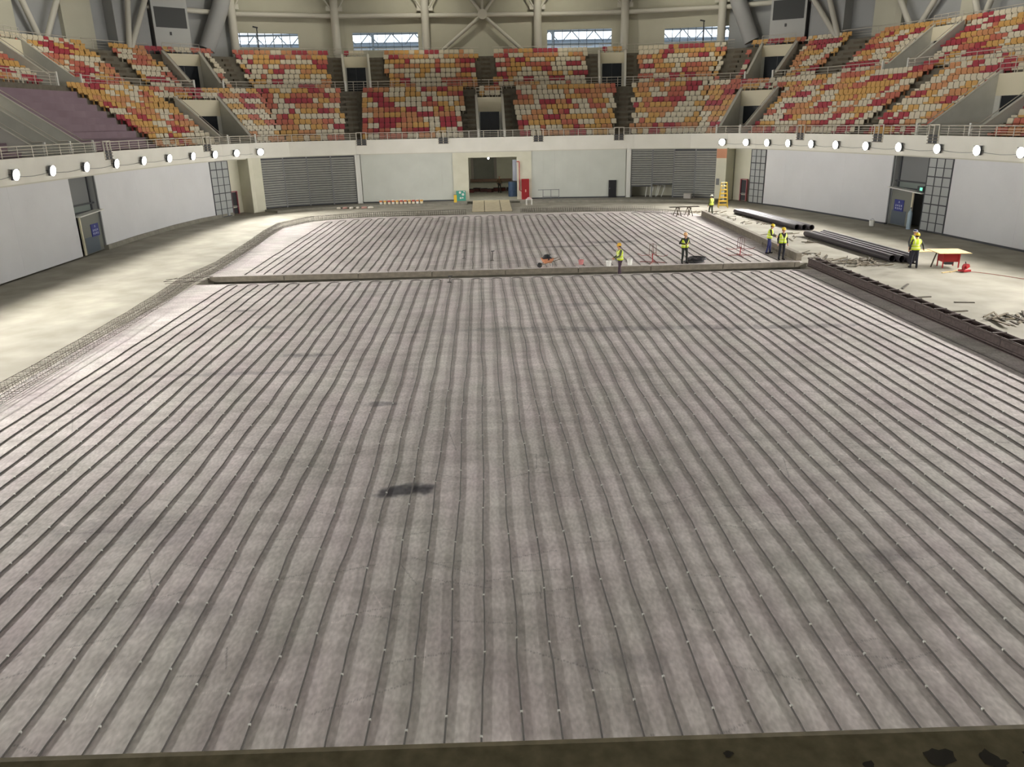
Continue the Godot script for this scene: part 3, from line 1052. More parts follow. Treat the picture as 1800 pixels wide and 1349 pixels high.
func make_terraces() -> void:
	var st := begin()
	strip(st, 30.0, 190.0, 0.2, T1_Y - 0.05, T1_O, T1_Y - 0.05)
	for k in 10:
		var y := T1_Y + T1_R * k
		for q in open_ranges(VOM1, T1_O + RUN * k):
			strip(st, q[0], q[1], T1_O + RUN * k, y - (T1_R if k else 0.05), T1_O + RUN * k, y)
			strip(st, q[0], q[1], T1_O + RUN * k, y, T1_O + RUN * (k + 1), y)
	strip(st, 30.0, 190.0, T1_O + RUN * 10, T1_Y + T1_R * 9, T1_O + RUN * 10, T2_Y)
	strip(st, 30.0, 190.0, T1_O + RUN * 10, T2_Y, T2_O, T2_Y)
	struct("floor_lower_terrace", st, M.terrace)
	st = begin()
	for k in 8:
		var y := T2_Y + T2_R * k
		for q in open_ranges(VOM2, T2_O + RUN * k):
			strip(st, q[0], q[1], T2_O + RUN * k, y - (T2_R if k else 0.0), T2_O + RUN * k, y)
			strip(st, q[0], q[1], T2_O + RUN * k, y, T2_O + RUN * (k + 1), y)
	var yt := T2_Y + T2_R * 7
	strip(st, 30.0, 190.0, T2_O + RUN * 8, yt, 17.6, yt)
	struct("floor_upper_terrace", st, M.terrace)
	# purple covering laid over the steps of one block
	for q in PURPLE:
		st = begin()
		for k in 10:
			var y := T1_Y + T1_R * k
			strip(st, q[0], q[1], T1_O + RUN * k - 0.02, y - (T1_R if k else 0.05) + 0.02, T1_O + RUN * k - 0.02, y + 0.02)
			strip(st, q[0], q[1], T1_O + RUN * k - 0.02, y + 0.02, T1_O + RUN * (k + 1) - 0.02, y + 0.02)
		struct("floor_purple_terrace", st, M.purple)
	# stair flights in the aisles
	var n := 0
	for a in AIS1:
		if a[1] > a[0]:
			flight(a[0], a[1], T1_O, T1_Y, T1_R, 10, "dark stair flight in the lower tier, %s counted from the purple terrace" % ORD[n])
			n += 1
	n = 0
	var l2 := AIS2.duplicate()
	l2.sort_custom(func(p, q): return p[0] < q[0])
	for a in l2:
		flight(a[0], a[1], T2_O, T2_Y, T2_R, 8, "dark stair flight in the upper tier, %s counted from the purple terrace" % ORD[n])
		n += 1

func flight(s0: float, s1: float, o0: float, y0: float, rise: float, rows: int, label: String) -> void:
	var t := thing("stair_flight", label, "stairs", Transform3D(), "stair flights in the stands")
	for k in range(1, rows):
		var st := begin()
		wallbox(st, s0 + 0.14, s1 - 0.14, o0 + RUN * k - RUN * 0.5, o0 + RUN * k - 0.003, y0 + rise * (k - 1) + 0.003, y0 + rise * (k - 0.5))
		obj("step", st, M.step, t)

# ------------------------------------------------------------------ vomitories
func make_vomitories() -> void:
	var names1 := ["beside the purple terrace, lower tier", "in the corner above the broad white pillar, lower tier", "above the portal, lower tier", "in the corner above the yellow ladder, lower tier", "over the saw bench, lower tier"]
	for i in VOM1.size():
		vomitory(VOM1[i], 0.55, T1_O, T1_Y, T1_R, 5.95, names1[i], i == 0)
	var names2 := ["above the purple terrace, upper tier", "in the corner under the scoreboard, purple terrace side, upper tier", "over the complete shutters, upper tier", "over the damaged shutters, upper tier", "in the corner under the scoreboard, pipe stack side, upper tier", "above the black pipes, upper tier"]
	for i in VOM2.size():
		vomitory(VOM2[i], 8.95, T2_O, T2_Y, T2_R, T2_Y, names2[i], false)

func vomitory(q: Array, of: float, o0: float, y0: float, rise: float, yf: float, where: String, double: bool) -> void:
	var t := thing("stand_entrance", "walled stair entrance %s" % where, "entrance", Transform3D(), "walled entrances in the stands")
	var ob: float = q[2]
	var top := func(o: float) -> float:
		return y0 + maxf(0.0, (o - o0) / RUN) * rise + 0.75
	var cuts := [q[0], q[1]]
	if double:
		cuts = [q[0], (q[0] + q[1]) * 0.5, q[1]]
	for s in cuts:
		var st := begin()
		prism_across(st, s, [[of, yf], [of, top.call(of)], [o0, top.call(o0)], [ob + 0.2, top.call(ob + 0.2)], [ob + 0.2, yf]], 0.22)
		obj("side_wall", st, M.vom, t)
		st = begin()
		prism_across(st, s, [[of, top.call(of) + 0.005], [o0, top.call(o0) + 0.005], [ob + 0.2, top.call(ob + 0.2) + 0.005], [ob + 0.2, top.call(ob + 0.2) + 0.05], [o0, top.call(o0) + 0.05], [of, top.call(of) + 0.05]], 0.26)
		obj("coping", st, M.steel, t)
		st = begin()
		prism_across(st, s, [[of - 0.1, yf - 0.02], [of - 0.1, top.call(of) + 0.3], [of, top.call(of) + 0.3], [of, yf - 0.02]], 0.16)
		obj("end_post", st, M.white, t)
		# handrail above the wall
		st = begin()
		var f := at(s, of, top.call(of) + 0.3)
		tube(st, [f, at(s, o0, top.call(o0) + 0.3), at(s, ob, top.call(ob) + 0.3)], 0.03, 5)
		obj("handrail", st, M.rail, t)
	# back wall: cream lintel over a dark door
	var f0 := between(q[0], q[1], ob)
	var w := at(q[0], ob).distance_to(at(q[1], ob)) - 0.2
	var yt: float = top.call(ob) - 0.1
	var yd := yf + minf(2.8, (yt - yf) * 0.7)
	put("lintel", bxm(Vector3(w, yt - yd, 0.2)), M.cream, t, Transform3D(f0.basis, f0.origin + Vector3.UP * (yt + yd) * 0.5))
	var dw := w * 0.8
	put("door_pane", bxm(Vector3(dw, yd - yf, 0.06)), M.glass_dark, t, Transform3D(f0.basis, f0.origin + Vector3.UP * (yd + yf) * 0.5))
	for sx in [-1.0, 1.0]:
		put("jamb", bxm(Vector3((w - dw) * 0.5, yd - yf, 0.2)), M.vom, t, Transform3D(f0.basis, f0.origin + f0.basis.x * sx * (dw * 0.5 + (w - dw) * 0.25) + Vector3.UP * (yd + yf) * 0.5))
	put("mullion", bxm(Vector3(0.06, yd - yf, 0.1)), M.dark_grey, t, Transform3D(f0.basis, f0.origin + Vector3.UP * (yd + yf) * 0.5))
	var fl := begin()
	wallbox(fl, q[0], q[1], of, ob, yf - 0.1, yf + 0.005)
	obj("landing", fl, M.terrace, t)
	# guard rail over the lintel
	var st3 := begin()
	for y in [0.35, 0.65, 0.95]:
		rod(st3, at(q[0], ob, yt + y), at(q[1], ob, yt + y), 0.025, 5)
	for k in 5:
		var s := lerpf(q[0], q[1], k / 4.0)
		rod(st3, at(s, ob, yt - 0.05), at(s, ob, yt + 0.95), 0.025, 5)
	obj("guard_rail", st3, M.rail, t)

# ------------------------------------------------------------------ railings
func railing(s0: float, s1: float, o: float, y0: float, hgt: float, label: String, group: String) -> void:
	var t := thing("guard_rail", label, "railing", Transform3D(), group)
	var l := stops(s0, s1)
	for j in 4:
		var st := begin()
		var pts := []
		for s in l:
			pts.append(at(s, o, y0 + hgt * [1.0, 0.7, 0.45, 0.2][j]))
		tube(st, pts, 0.035 if j == 0 else 0.018, 6)
		obj("top_rail" if j == 0 else "bar", st, M.rail, t)
	var n := int(ceil((s1 - s0) / 1.5))
	var st2 := begin()
	rod(st2, Vector3(0, -0.02, 0), Vector3(0, hgt, 0), 0.03, 6)
	var pm := st2.commit()
	for k in n:
		put("post", pm, M.rail, t, Transform3D(Basis(), at(s0 + (k + 0.5) * (s1 - s0) / n, o, y0)))

func make_rails() -> void:
	var low := [[40.0, 55.0, "over the long white hoarding"], [55.05, 61.0, "over the blue-signed door, purple terrace side"], [61.6, 70.0, "at the foot of the purple terrace"], [70.05, 76.0, "over the glazed grid, purple terrace side"], [76.7, 82.8, "over the niche by the broad white pillar"], [82.85, 92.5, "over the complete shutters"], [93.3, 100.5, "over the bucket row"], [101.3, 110.0, "over the portal"], [110.7, 118.0, "over the black door"], [118.8, 128.0, "over the damaged shutters"], [128.05, 133.9, "over the yellow ladder corner"], [134.0, 138.2, "over the glazed grid by the ladder corner"], [138.9, 147.7, "over the hoarding behind the black pipes"], [148.4, 153.4, "over the blue-signed door, pipe stack side"], [154.1, 174.0, "over the hoarding behind the saw bench"]]
	for q in low:
		railing(q[0], q[1], 0.0, 6.28, 0.62, "cream tubular gallery railing " + q[2], "gallery railings")
	var up := [[44.0, 60.0, "over the covered purple steps"], [60.05, 71.7, "over the purple terrace"], [74.3, 82.35, "before the corner seats, purple terrace side"], [84.0, 91.9, "over the complete shutters"], [92.16, 94.14, "across the upper entrance over the shutters"], [94.35, 105.0, "over the bucket row"], [105.1, 116.55, "over the black door"], [116.76, 118.74, "across the upper entrance over the black door"], [118.95, 127.3, "over the damaged shutters"], [129.0, 136.8, "before the corner seats, pipe stack side"], [139.7, 150.0, "over the black pipes"], [150.05, 174.0, "over the saw bench"]]
	for q in up:
		railing(q[0], q[1], 8.85, T2_Y, 0.95, "pale tubular railing of the upper tier " + q[2], "upper tier railings")
	var back := [[66.0, 79.0, "past the leaning struts, purple terrace side"], [79.1, 82.2, "beside the scoreboard, purple terrace side"], [86.0, 92.0, "before the high window, purple terrace side"], [95.0, 105.0, "before the crossing braces and second window"], [106.4, 116.0, "before the crossing braces and third window"], [119.0, 126.0, "before the high window, pipe stack side"], [130.0, 146.0, "past leaning struts, pipe stack side"]]
	for q in back:
		railing(q[0], q[1], 15.75, T2_Y + T2_R * 7, 1.0, "thin tubular railing behind the top row " + q[2], "top row railings")
	# hatches with steps that notch the fascia
	var hs := [[61.3, "at the foot of the purple terrace"], [76.37, "over the glazed grid, purple terrace side"], [92.9, "over the white post by the complete shutters"], [100.91, "over the wall panel with buckets"], [110.36, "over the wall panel by the hydrant cabinet"], [118.38, "over the black door"], [138.54, "over the hoarding behind the black pipes"], [148.06, "over the signed door, pipe stack side"], [153.78, "over the glazed grid by the saw bench"]]
	for q in hs:
		var t := thing("access_ladder", "small framed ladder hatch on the gallery fascia %s" % q[1], "ladder", frame(q[0], -0.25, 6.28), "ladder hatches")
		for sx in [-0.48, 0.0, 0.48]:
			put("upright", bxm(Vector3(0.07, 1.2, 0.07)), M.rail, t, turned(Vector3(sx, 0.1, 0)))
		put("back_plate", bxm(Vector3(0.9, 0.55, 0.02)), M.dark_grey, t, turned(Vector3(0, -0.22, 0.02)))
		for y in [-0.5, -0.3, -0.1]:
			put("tread", bxm(Vector3(1.0, 0.05, 0.14)), mat(rgb8(110, 104, 92), 0.6), t, turned(Vector3(0, y, 0.03)))
		put("top_rail", bxm(Vector3(1.0, 0.06, 0.07)), M.rail, t, turned(Vector3(0, 0.68, 0)))

# ------------------------------------------------------------------ upper wall, windows, steel
func make_upper_steel() -> void:
	var yb := 14.4
	var wins := [[85.8, 89.55, 16.1, 17.55], [93.05, 99.25, 15.85, 17.7], [112.1, 117.7, 15.75, 17.75], [121.65, 125.6, 15.9, 17.5]]
	var st := begin()
	wallbox(st, 0.0, 85.8, 17.5, 17.9, yb, 27.1)
	struct("wall_upper_side", st, M.upper_grey)
	st = begin()
	wallbox(st, 125.6, 212.0, 17.5, 17.9, yb, 27.1)
	struct("wall_upper_side", st, M.upper_grey)
	st = begin()
	var prev := 85.8
	for w in wins:
		if w[0] > prev + 0.01:
			wallbox(st, prev, w[0], 17.5, 17.9, yb, 27.1)
		wallbox(st, w[0], w[1], 17.5, 17.9, yb, w[2])
		wallbox(st, w[0], w[1], 17.5, 17.9, w[3], 27.1)
		prev = w[1]
	struct("wall_upper_far", st, M.upper)
	# windows with mullions and panes
	for i in wins.size():
		var w: Array = wins[i]
		var t := struct_root("window_%d" % (i + 1))
		var fm := mat(rgb8(96, 104, 112), 0.5)
		var n := 8
		for k in n:
			var a := lerpf(w[0], w[1], float(k) / n)
			var b := lerpf(w[0], w[1], float(k + 1) / n)
			var ys := [w[2], lerpf(w[2], w[3], 0.2), lerpf(w[2], w[3], 0.4), w[3]]
			for j in 3:
				st = begin()
				wallbox(st, a + 0.02, b - 0.02, 17.69, 17.7, ys[j] + 0.015, ys[j + 1] - 0.015)
				obj("pane", st, M.glass, t)
			if k > 0:
				st = begin()
				wallbox(st, a - 0.02, a + 0.02, 17.66, 17.74, w[2], w[3])
				obj("mullion", st, fm, t)
		for y in [lerpf(w[2], w[3], 0.2), lerpf(w[2], w[3], 0.4)]:
			st = begin()
			wallbox(st, w[0], w[1], 17.66, 17.74, y - 0.015, y + 0.015)
			obj("transom", st, fm, t)
	# tube columns
	var cs := [85.87, 91.77, 100.0, 111.09, 118.8, 125.27]
	for i in cs.size():
		var f := frame(cs[i], 16.7)
		var t := struct_root("column_%d" % (i + 1), f)
		st = begin()
		rod(st, Vector3(0, 14.7, 0), Vector3(0, 27.0, 0), 0.45, 16)
		obj("shaft", st, M.steel, t)
		for sx in [-1.0, 1.0]:
			st = begin()
			rod(st, Vector3(sx * 0.3, 19.9, 0), Vector3(sx * 1.7, 22.0, 0), 0.1, 8)
			obj("knee_brace", st, M.steel, t)
			put("gusset", bxm(Vector3(0.5, 0.5, 0.05)), M.steel, t, turned(Vector3(sx * 0.65, 20.1, 0.0)))
	for i in cs.size() - 1:
		st = begin()
		rod(st, at(cs[i], 16.9, 19.35), at(cs[i + 1], 16.9, 19.35), 0.26, 12)
		struct("trim_beam", st, M.steel)
		st = begin()
		rod(st, at(cs[i], 16.9, 23.6), at(cs[i + 1], 16.9, 23.6), 0.24, 12)
		struct("trim_beam", st, M.steel)
	for q in [[81.0, 85.87], [125.27, 129.5]]:
		st = begin()
		rod(st, at(q[0], 16.9, 19.35), at(q[1], 16.9, 19.35), 0.26, 12)
		struct("trim_beam", st, M.steel)
	# star of braces in the middle bay
	var hub := frame(105.54, 16.75, 19.4)
	var t2 := struct_root("column_brace", hub)
	for q in [[-5.4, -4.2, 0.2], [5.0, -4.2, 0.2], [-3.4, 4.2, 0.17], [3.4, 4.2, 0.17], [0.0, 4.2, 0.17]]:
		st = begin()
		rod(st, Vector3.ZERO, Vector3(q[0], q[1], 0), q[2], 10)
		obj("brace_tube", st, M.steel, t2)
	st = begin()
	rod(st, Vector3(0, 0, -0.35), Vector3(0, 0, 0.4), 0.55, 14)
	obj("hub_node", st, M.steel, t2)
	# leaning struts along both sides
	var lean := [[77.4, 76.3, 78.6], [81.25, 81.45, 82.1], [130.6, 129.3, 130.0], [134.0, 132.6, 135.8], [72.6, 71.4, 74.2], [139.0, 137.6, 140.6]]
	for q in lean:
		var tt := struct_root("column_strut")
		for e in [q[1], q[2]]:
			st = begin()
			var os: float = 15.5 if absf(q[0] - 81.25) < 0.1 or absf(q[0] - 130.6) < 0.1 else 16.7
			var a := at(q[0], os, 14.8)
			var b := at(e, os - 0.3, 19.0)
			rod(st, a, a + (b - a) * 2.8, 0.26, 12)
			obj("strut_tube", st, M.steel, tt)
		st = begin()
		rod(st, at(q[0], 15.5 if absf(q[0] - 81.25) < 0.1 or absf(q[0] - 130.6) < 0.1 else 16.7, 14.7), at(q[0], 15.5 if absf(q[0] - 81.25) < 0.1 or absf(q[0] - 130.6) < 0.1 else 16.7, 15.2), 0.36, 12)
		obj("foot", st, M.steel, tt)
	for q in [[80.9, 82.4], [129.05, 130.6]]:
		st = begin()
		wallbox(st, q[0], q[1], 15.9, 17.5, 14.85, 26.9)
		struct("wall_pier", st, M.upper_grey)
	# pilasters on the side walls
	for s in [74.8, 78.9, 131.6, 136.6]:
		st = begin()
		wallbox(st, s, s + 1.3, 17.0, 17.5, 14.5, 27.0)
		struct("trim_pilaster", st, M.upper)
	# fat ventilation ducts in the far corners
	for q in [[84.6, 85.6, "purple terrace side"], [126.7, 125.8, "pipe stack side"]]:
		st = begin()
		var a := at(q[0], 16.3, 15.6)
		var b := at(q[1], 16.0, 21.0)
		var d := b - a
		tube(st, [a, a + d * 0.3, a + d * 0.75, a + d * 1.1 + Vector3(0, 0.5, 0.2), a + d * 1.4 + Vector3(0, 2, 0.6)], 0.85, 18)
		tag(obj("ventilation_duct", st, M.upper_grey), "fat grey ventilation duct beside the scoreboard, %s" % q[2], "duct")
	# scoreboards
	scoreboard(82.53, 83.9, "purple terrace side")
	scoreboard(127.5, 128.92, "pipe stack side")
	# lamp masts before the outer windows
	for q in [[87.1, "purple terrace side"], [124.2, "pipe stack side"]]:
		var m := thing("lamp_mast", "thin black lamp mast before the high window, %s" % q[1], "mast", frame(q[0], 15.9, 14.85))
		st = begin()
		rod(st, Vector3.ZERO, Vector3(0, 3.1, 0), 0.06, 8)
		obj("pole", st, M.dark, m)
		put("head", bxm(Vector3(0.55, 0.14, 0.2)), M.dark, m, Transform3D(Basis(Vector3.BACK, -0.2), Vector3(-0.15, 3.12, 0)))
	# what the windows look out on: a truss canopy and a neighbouring roof
	var tr := thing("canopy_truss", "grey steel canopy truss outside the high windows", "truss")
	var gm := mat(rgb8(150, 158, 166), 0.6)
	for y in [19.1, 17.5]:
		st = begin()
		rod(st, Vector3(-40, y, -112), Vector3(44, y, -112), 0.16, 6)
		obj("chord", st, gm, tr)
	for k in 28:
		st = begin()
		var x := -40.0 + k * 3.0
		rod(st, Vector3(x, 17.5, -112), Vector3(x + 1.5, 19.1, -112), 0.07, 5)
		obj("web_bar", st, gm, tr)
		st = begin()
		rod(st, Vector3(x + 1.5, 19.1, -112), Vector3(x + 3.0, 17.5, -112), 0.07, 5)
		obj("web_bar", st, gm, tr)
	for x in [-38.0, -14.0, 10.0, 34.0]:
		st = begin()
		rod(st, Vector3(x, -0.5, -112), Vector3(x, 19.1, -112), 0.2, 8)
		obj("post", st, gm, tr)
	var nb := thing("neighbouring_building", "pale grey blue building outside the high windows", "building", turned(Vector3(2, 0, -135)))
	put("wall", bxm(Vector3(120, 19.2, 10)), mat(rgb8(214, 222, 230), 0.8), nb, turned(Vector3(0, 9.6, 0)))
	put("roof_edge", bxm(Vector3(121, 0.5, 11)), mat(rgb8(128, 138, 148), 0.7), nb, turned(Vector3(0, 19.4, 0)))

func scoreboard(s0: float, s1: float, side: String) -> void:
	var f := between(s0, s1, 15.6, 15.3)
	var w := at(s0, 15.6).distance_to(at(s1, 15.6))
	var t := thing("scoreboard", "large boxed scoreboard with a dark blank screen, %s" % side, "scoreboard", f)
	put("cabinet", bxm(Vector3(w, 4.9, 1.6)), mat(rgb8(150, 152, 152), 0.6), t, turned(Vector3(0, 2.6, -0.82)))
	put("face_frame", bxm(Vector3(w + 0.1, 4.9, 0.06)), mat(rgb8(186, 188, 186), 0.6), t, turned(Vector3(0, 2.6, 0.0)))
	put("screen", bxm(Vector3(w - 0.35, 1.9, 0.05)), mat(rgb8(62, 64, 64), 0.35), t, turned(Vector3(0.0, 3.1, 0.03)))
	put("speaker", bxm(Vector3(0.16, 0.3, 0.1)), M.dark_grey, t, turned(Vector3(-0.2, 1.6, 0.06)))

# ------------------------------------------------------------------ floodlights
func make_floodlights() -> void:
	var side_a := [49.84, 53.6, 57.65, 61.8, 65.95, 70.14, 73.88, 77.04, 79.93, 82.77]
	var side_b := [128.72, 131.55, 134.3, 137.15, 140.41, 143.56, 147.11, 150.63, 154.6, 158.28, 161.91]
	var s := 45.9
	while s > 13.0:
		side_a.insert(0, s)
		s -= 2.9
	s = 165.8
	while s < 199.0:
		side_b.append(s)
		s += 2.9
	var glow := mat(Color.WHITE, 0.5)
	glow.emission_enabled = true
	glow.emission = Color(1.0, 0.99, 0.95)
	glow.emission_energy_multiplier = 9.0
	var body := bxm(Vector3(0.62, 0.56, 0.1))
	var fst := begin()
	lathe(fst, [[0.3, 0.0], [0.3, 0.02], [0.22, 0.05], [0.0, 0.06]], 20, Vector3.ZERO, Basis(Vector3.RIGHT, PI * 0.5))
	var face := fst.commit()
	var st := begin()
	tube(st, [Vector3(-0.28, 0.0, 0), Vector3(-0.28, -0.02, -0.22), Vector3(0.28, -0.02, -0.22), Vector3(0.28, 0.0, 0)], 0.015, 5)
	var bracket := st.commit()
	st = begin()
	for k in 5:
		box(st, Vector3(-0.2 + 0.1 * k, 0, -0.075), Vector3(0.02, 0.36, 0.05))
	var fins := st.commit()
	for side in [[side_a, "purple terrace side"], [side_b, "pipe stack side"]]:
		var arr: Array = side[0]
		for i in arr.size():
			var f := frame(arr[i], -0.46, 5.47)
			var what := "over the hoarding"
			var v: float = arr[i]
			if (v > 56 and v < 59.3) or (v > 149.7 and v < 153.5):
				what = "over the blue-signed door"
			elif (v > 76 and v < 83) or (v > 128 and v < 134):
				what = "over the glazed corner"
			elif (v > 59 and v < 76):
				what = "over the plinth hoarding"
			elif v > 134 and v < 150:
				what = "over the black pipes"
			elif v > 150 and v < 156:
				what = "over the glazed grid"
			var order: int = arr.size() - i if side[1] == "purple terrace side" else i + 1
			var t := thing("floodlight", "white floodlight %s, %s from the far corner, %s" % [what, ORD[order - 1], side[1]], "floodlight", f * Transform3D(Basis(Vector3.RIGHT, deg_to_rad(9.0 if side[1] == "purple terrace side" else 3.0)), Vector3.ZERO), "floodlights on the fascia")
			put("housing", body, M.dark_grey, t, turned(Vector3(0, 0, -0.03)))
			put("lens", face, glow, t, turned(Vector3(0, 0, 0.03)))
			put("bracket", bracket, M.dark_grey, t)
			put("cooling_fins", fins, M.dark_grey, t)
			var l := SpotLight3D.new()
			l.name = "floodlight_light"
			l.position = Vector3(0, 0, 0.06)
			l.rotation_degrees = Vector3(0, 180, 0)
			l.light_energy = LAMP_ENERGY
			l.light_color = Color(1.0, 0.985, 0.96)
			l.light_size = 0.2
			l.spot_angle = 63.0
			l.spot_angle_attenuation = 0.9
			l.spot_range = 120.0
			l.spot_attenuation = 2.0
			l.shadow_enabled = true
			t.add_child(l, true)
		# the cable that feeds the row
		st = begin()
		var pts := []
		for i in arr.size() - 1:
			for k in 4:
				var u := k / 4.0
				pts.append(at(lerpf(arr[i], arr[i + 1], u), -0.3, 5.4 - 0.12 * sin(u * PI)))
		tube(st, pts, 0.012, 4)
		tag(obj("feed_cable", st, M.grey), "thin cable slung along the fascia floodlights, %s" % side[1], "cable")

# ------------------------------------------------------------------ seats
func seat_mesh() -> ArrayMesh:
	var st := begin()
	# backrest, leaning slightly, with softened corners
	var b := Basis(Vector3.RIGHT, -0.14)
	var bw := 0.255
	var pts := []
	for q in [[-bw + 0.03, 0.36], [-bw, 0.42], [-bw, 0.74], [-bw + 0.05, 0.8], [bw - 0.05, 0.8], [bw, 0.74], [bw, 0.42], [bw - 0.03, 0.36]]:
		pts.append(Vector3(q[0], q[1], 0))
	for sg in [-1.0, 1.0]:
		var off := Vector3(0, 0, -0.2 + 0.018 * sg)
		for k in range(1, 7):
			tri(st, b * pts[0] + off, b * pts[k] + off, b * pts[k + 1] + off, b * Vector3(0, 0, sg))
	for k in 8:
		var p0: Vector3 = pts[k]
		var p1: Vector3 = pts[(k + 1) % 8]
		var mid := (p0 + p1) * 0.5 - Vector3(0, 0.58, 0)
		quad(st, b * p0 + Vector3(0, 0, -0.218), b * p1 + Vector3(0, 0, -0.218), b * p1 + Vector3(0, 0, -0.182), b * p0 + Vector3(0, 0, -0.182), b * mid)
	# pan
	box(st, Vector3(0, 0.4, 0.02), Vector3(0.5, 0.05, 0.4), Basis(Vector3.RIGHT, -0.08))
	box(st, Vector3(0, 0.36, 0.2), Vector3(0.48, 0.11, 0.035))
	# foot that bolts to the step
	box(st, Vector3(0, 0.19, -0.08), Vector3(0.09, 0.38, 0.1))
	return st.commit()

func in_ranges(s: float, l: Array, pad := 0.0) -> bool:
	for q in l:
		if s > q[0] - pad and s < q[1] + pad:
			return true
	return false

func make_seats() -> void:
	# sRGB of the plastic: ivory, amber, orange, vermilion, red
	var pal := [rgb8(218, 209, 186), rgb8(210, 166, 98), rgb8(203, 146, 102), rgb8(194, 112, 92), rgb8(170, 64, 75)]
	var pname := ["ivory", "amber", "orange", "vermilion", "red"]
	var cand := []
	var inv := cam.global_transform.affine_inverse()
	for tier in 2:
		var o0: float = [T1_O, T2_O][tier]
		var y0: float = [T1_Y, T2_Y][tier]
		var rise: float = [T1_R, T2_R][tier]
		for k in [10, 8][tier]:
			var o: float = o0 + RUN * k + 0.36
			var y: float = y0 + rise * k
			# walk along the row at seat pitch
			var s := 44.0
			var n := 0
			var run := 0
			var col := 0
			while s < 174.0:
				var a := at(s, o)
				var b := at(s + 0.2, o)
				var ds := 0.565 * 0.2 / maxf(a.distance_to(b), 0.02)
				s += ds
				n += 1
				var vom: Array = [VOM1, VOM2][tier]
				var skip := in_ranges(s, [AIS1, AIS2][tier], 0.25)
				if tier == 0 and in_ranges(s, PURPLE, 0.1):
					skip = true
				for v in vom:
					if s > v[0] - 0.35 and s < v[1] + 0.35 and o < v[2] + 0.5:
						skip = true
				if run <= 0:
					run = 1 + rng.randi() % 3
					var r := rng.randf()
					col = 0 if r < 0.36 else (1 if r < 0.58 else (2 if r < 0.73 else (3 if r < 0.86 else 4)))
				run -= 1
				if skip:
					continue
				var f := frame(s, o, y)
				var p := inv * f.origin
				if p.z > -1.0:
					continue
				var u := 900.0 + FOCAL * p.x / -p.z
				var v2 := 674.5 - FOCAL * p.y / -p.z
				var seen := u > 4.0 and u < 1796.0 and v2 > 6.0
				if u < -250.0 or u > 2050.0:
					continue
				cand.append([f, col, tier, k, s, f.origin.distance_to(cam.position) if seen else 999.0, cand.size()])
	var near := cand.duplicate()
	near.sort_custom(func(p, q): return p[5] < q[5])
	var mesh := seat_mesh()
	var mats := []
	for c in pal:
		mats.append(mat(c, 0.45))
	var single := {}
	for i in 300:
		var q: Array = near[i]
		var side := "purple terrace side" if q[4] < 90.0 else ("far end" if q[4] < 128.0 else "pipe stack side")
		var o := put("stadium_seat", mesh, mats[q[1]], self, q[0])
		var beside := ["aisle", "aisle"]
		for e in [-1, 1]:
			var j: int = q[6] + e
			if j >= 0 and j < cand.size():
				var w: Array = cand[j]
				if w[2] == q[2] and w[3] == q[3] and absf(w[4] - q[4]) < 0.9:
					beside[(e + 1) / 2] = pname[w[1]]
		tag(o, "%s plastic seat between %s and %s, %s row of the %s tier, %s" % [pname[q[1]], beside[0], beside[1], ORD[q[3]], ["lower", "upper"][q[2]], side], "seat", "stadium seats in the stands")
		single[q] = true
	var rest := []
	for q in cand:
		if not single.has(q):
			rest.append(q)
	var mm := MultiMesh.new()
	mm.transform_format = MultiMesh.TRANSFORM_3D
	mm.use_colors = true
	mm.mesh = mesh
	mm.instance_count = rest.size()
	for i in rest.size():
		mm.set_instance_transform(i, rest[i][0])
		mm.set_instance_color(i, pal[rest[i][1]].srgb_to_linear())
	var mi := MultiMeshInstance3D.new()
	mi.name = "stadium_seats"
	mi.multimesh = mm
	var vm := mat(Color.WHITE, 0.45)
	vm.vertex_color_use_as_albedo = true
	mi.material_override = vm
	add_child(mi)
	tag(mi, "rows of red, orange, amber and ivory plastic seats filling the stands", "seats")
	mi.set_meta("kind", "stuff")
	print("seats ", cand.size())

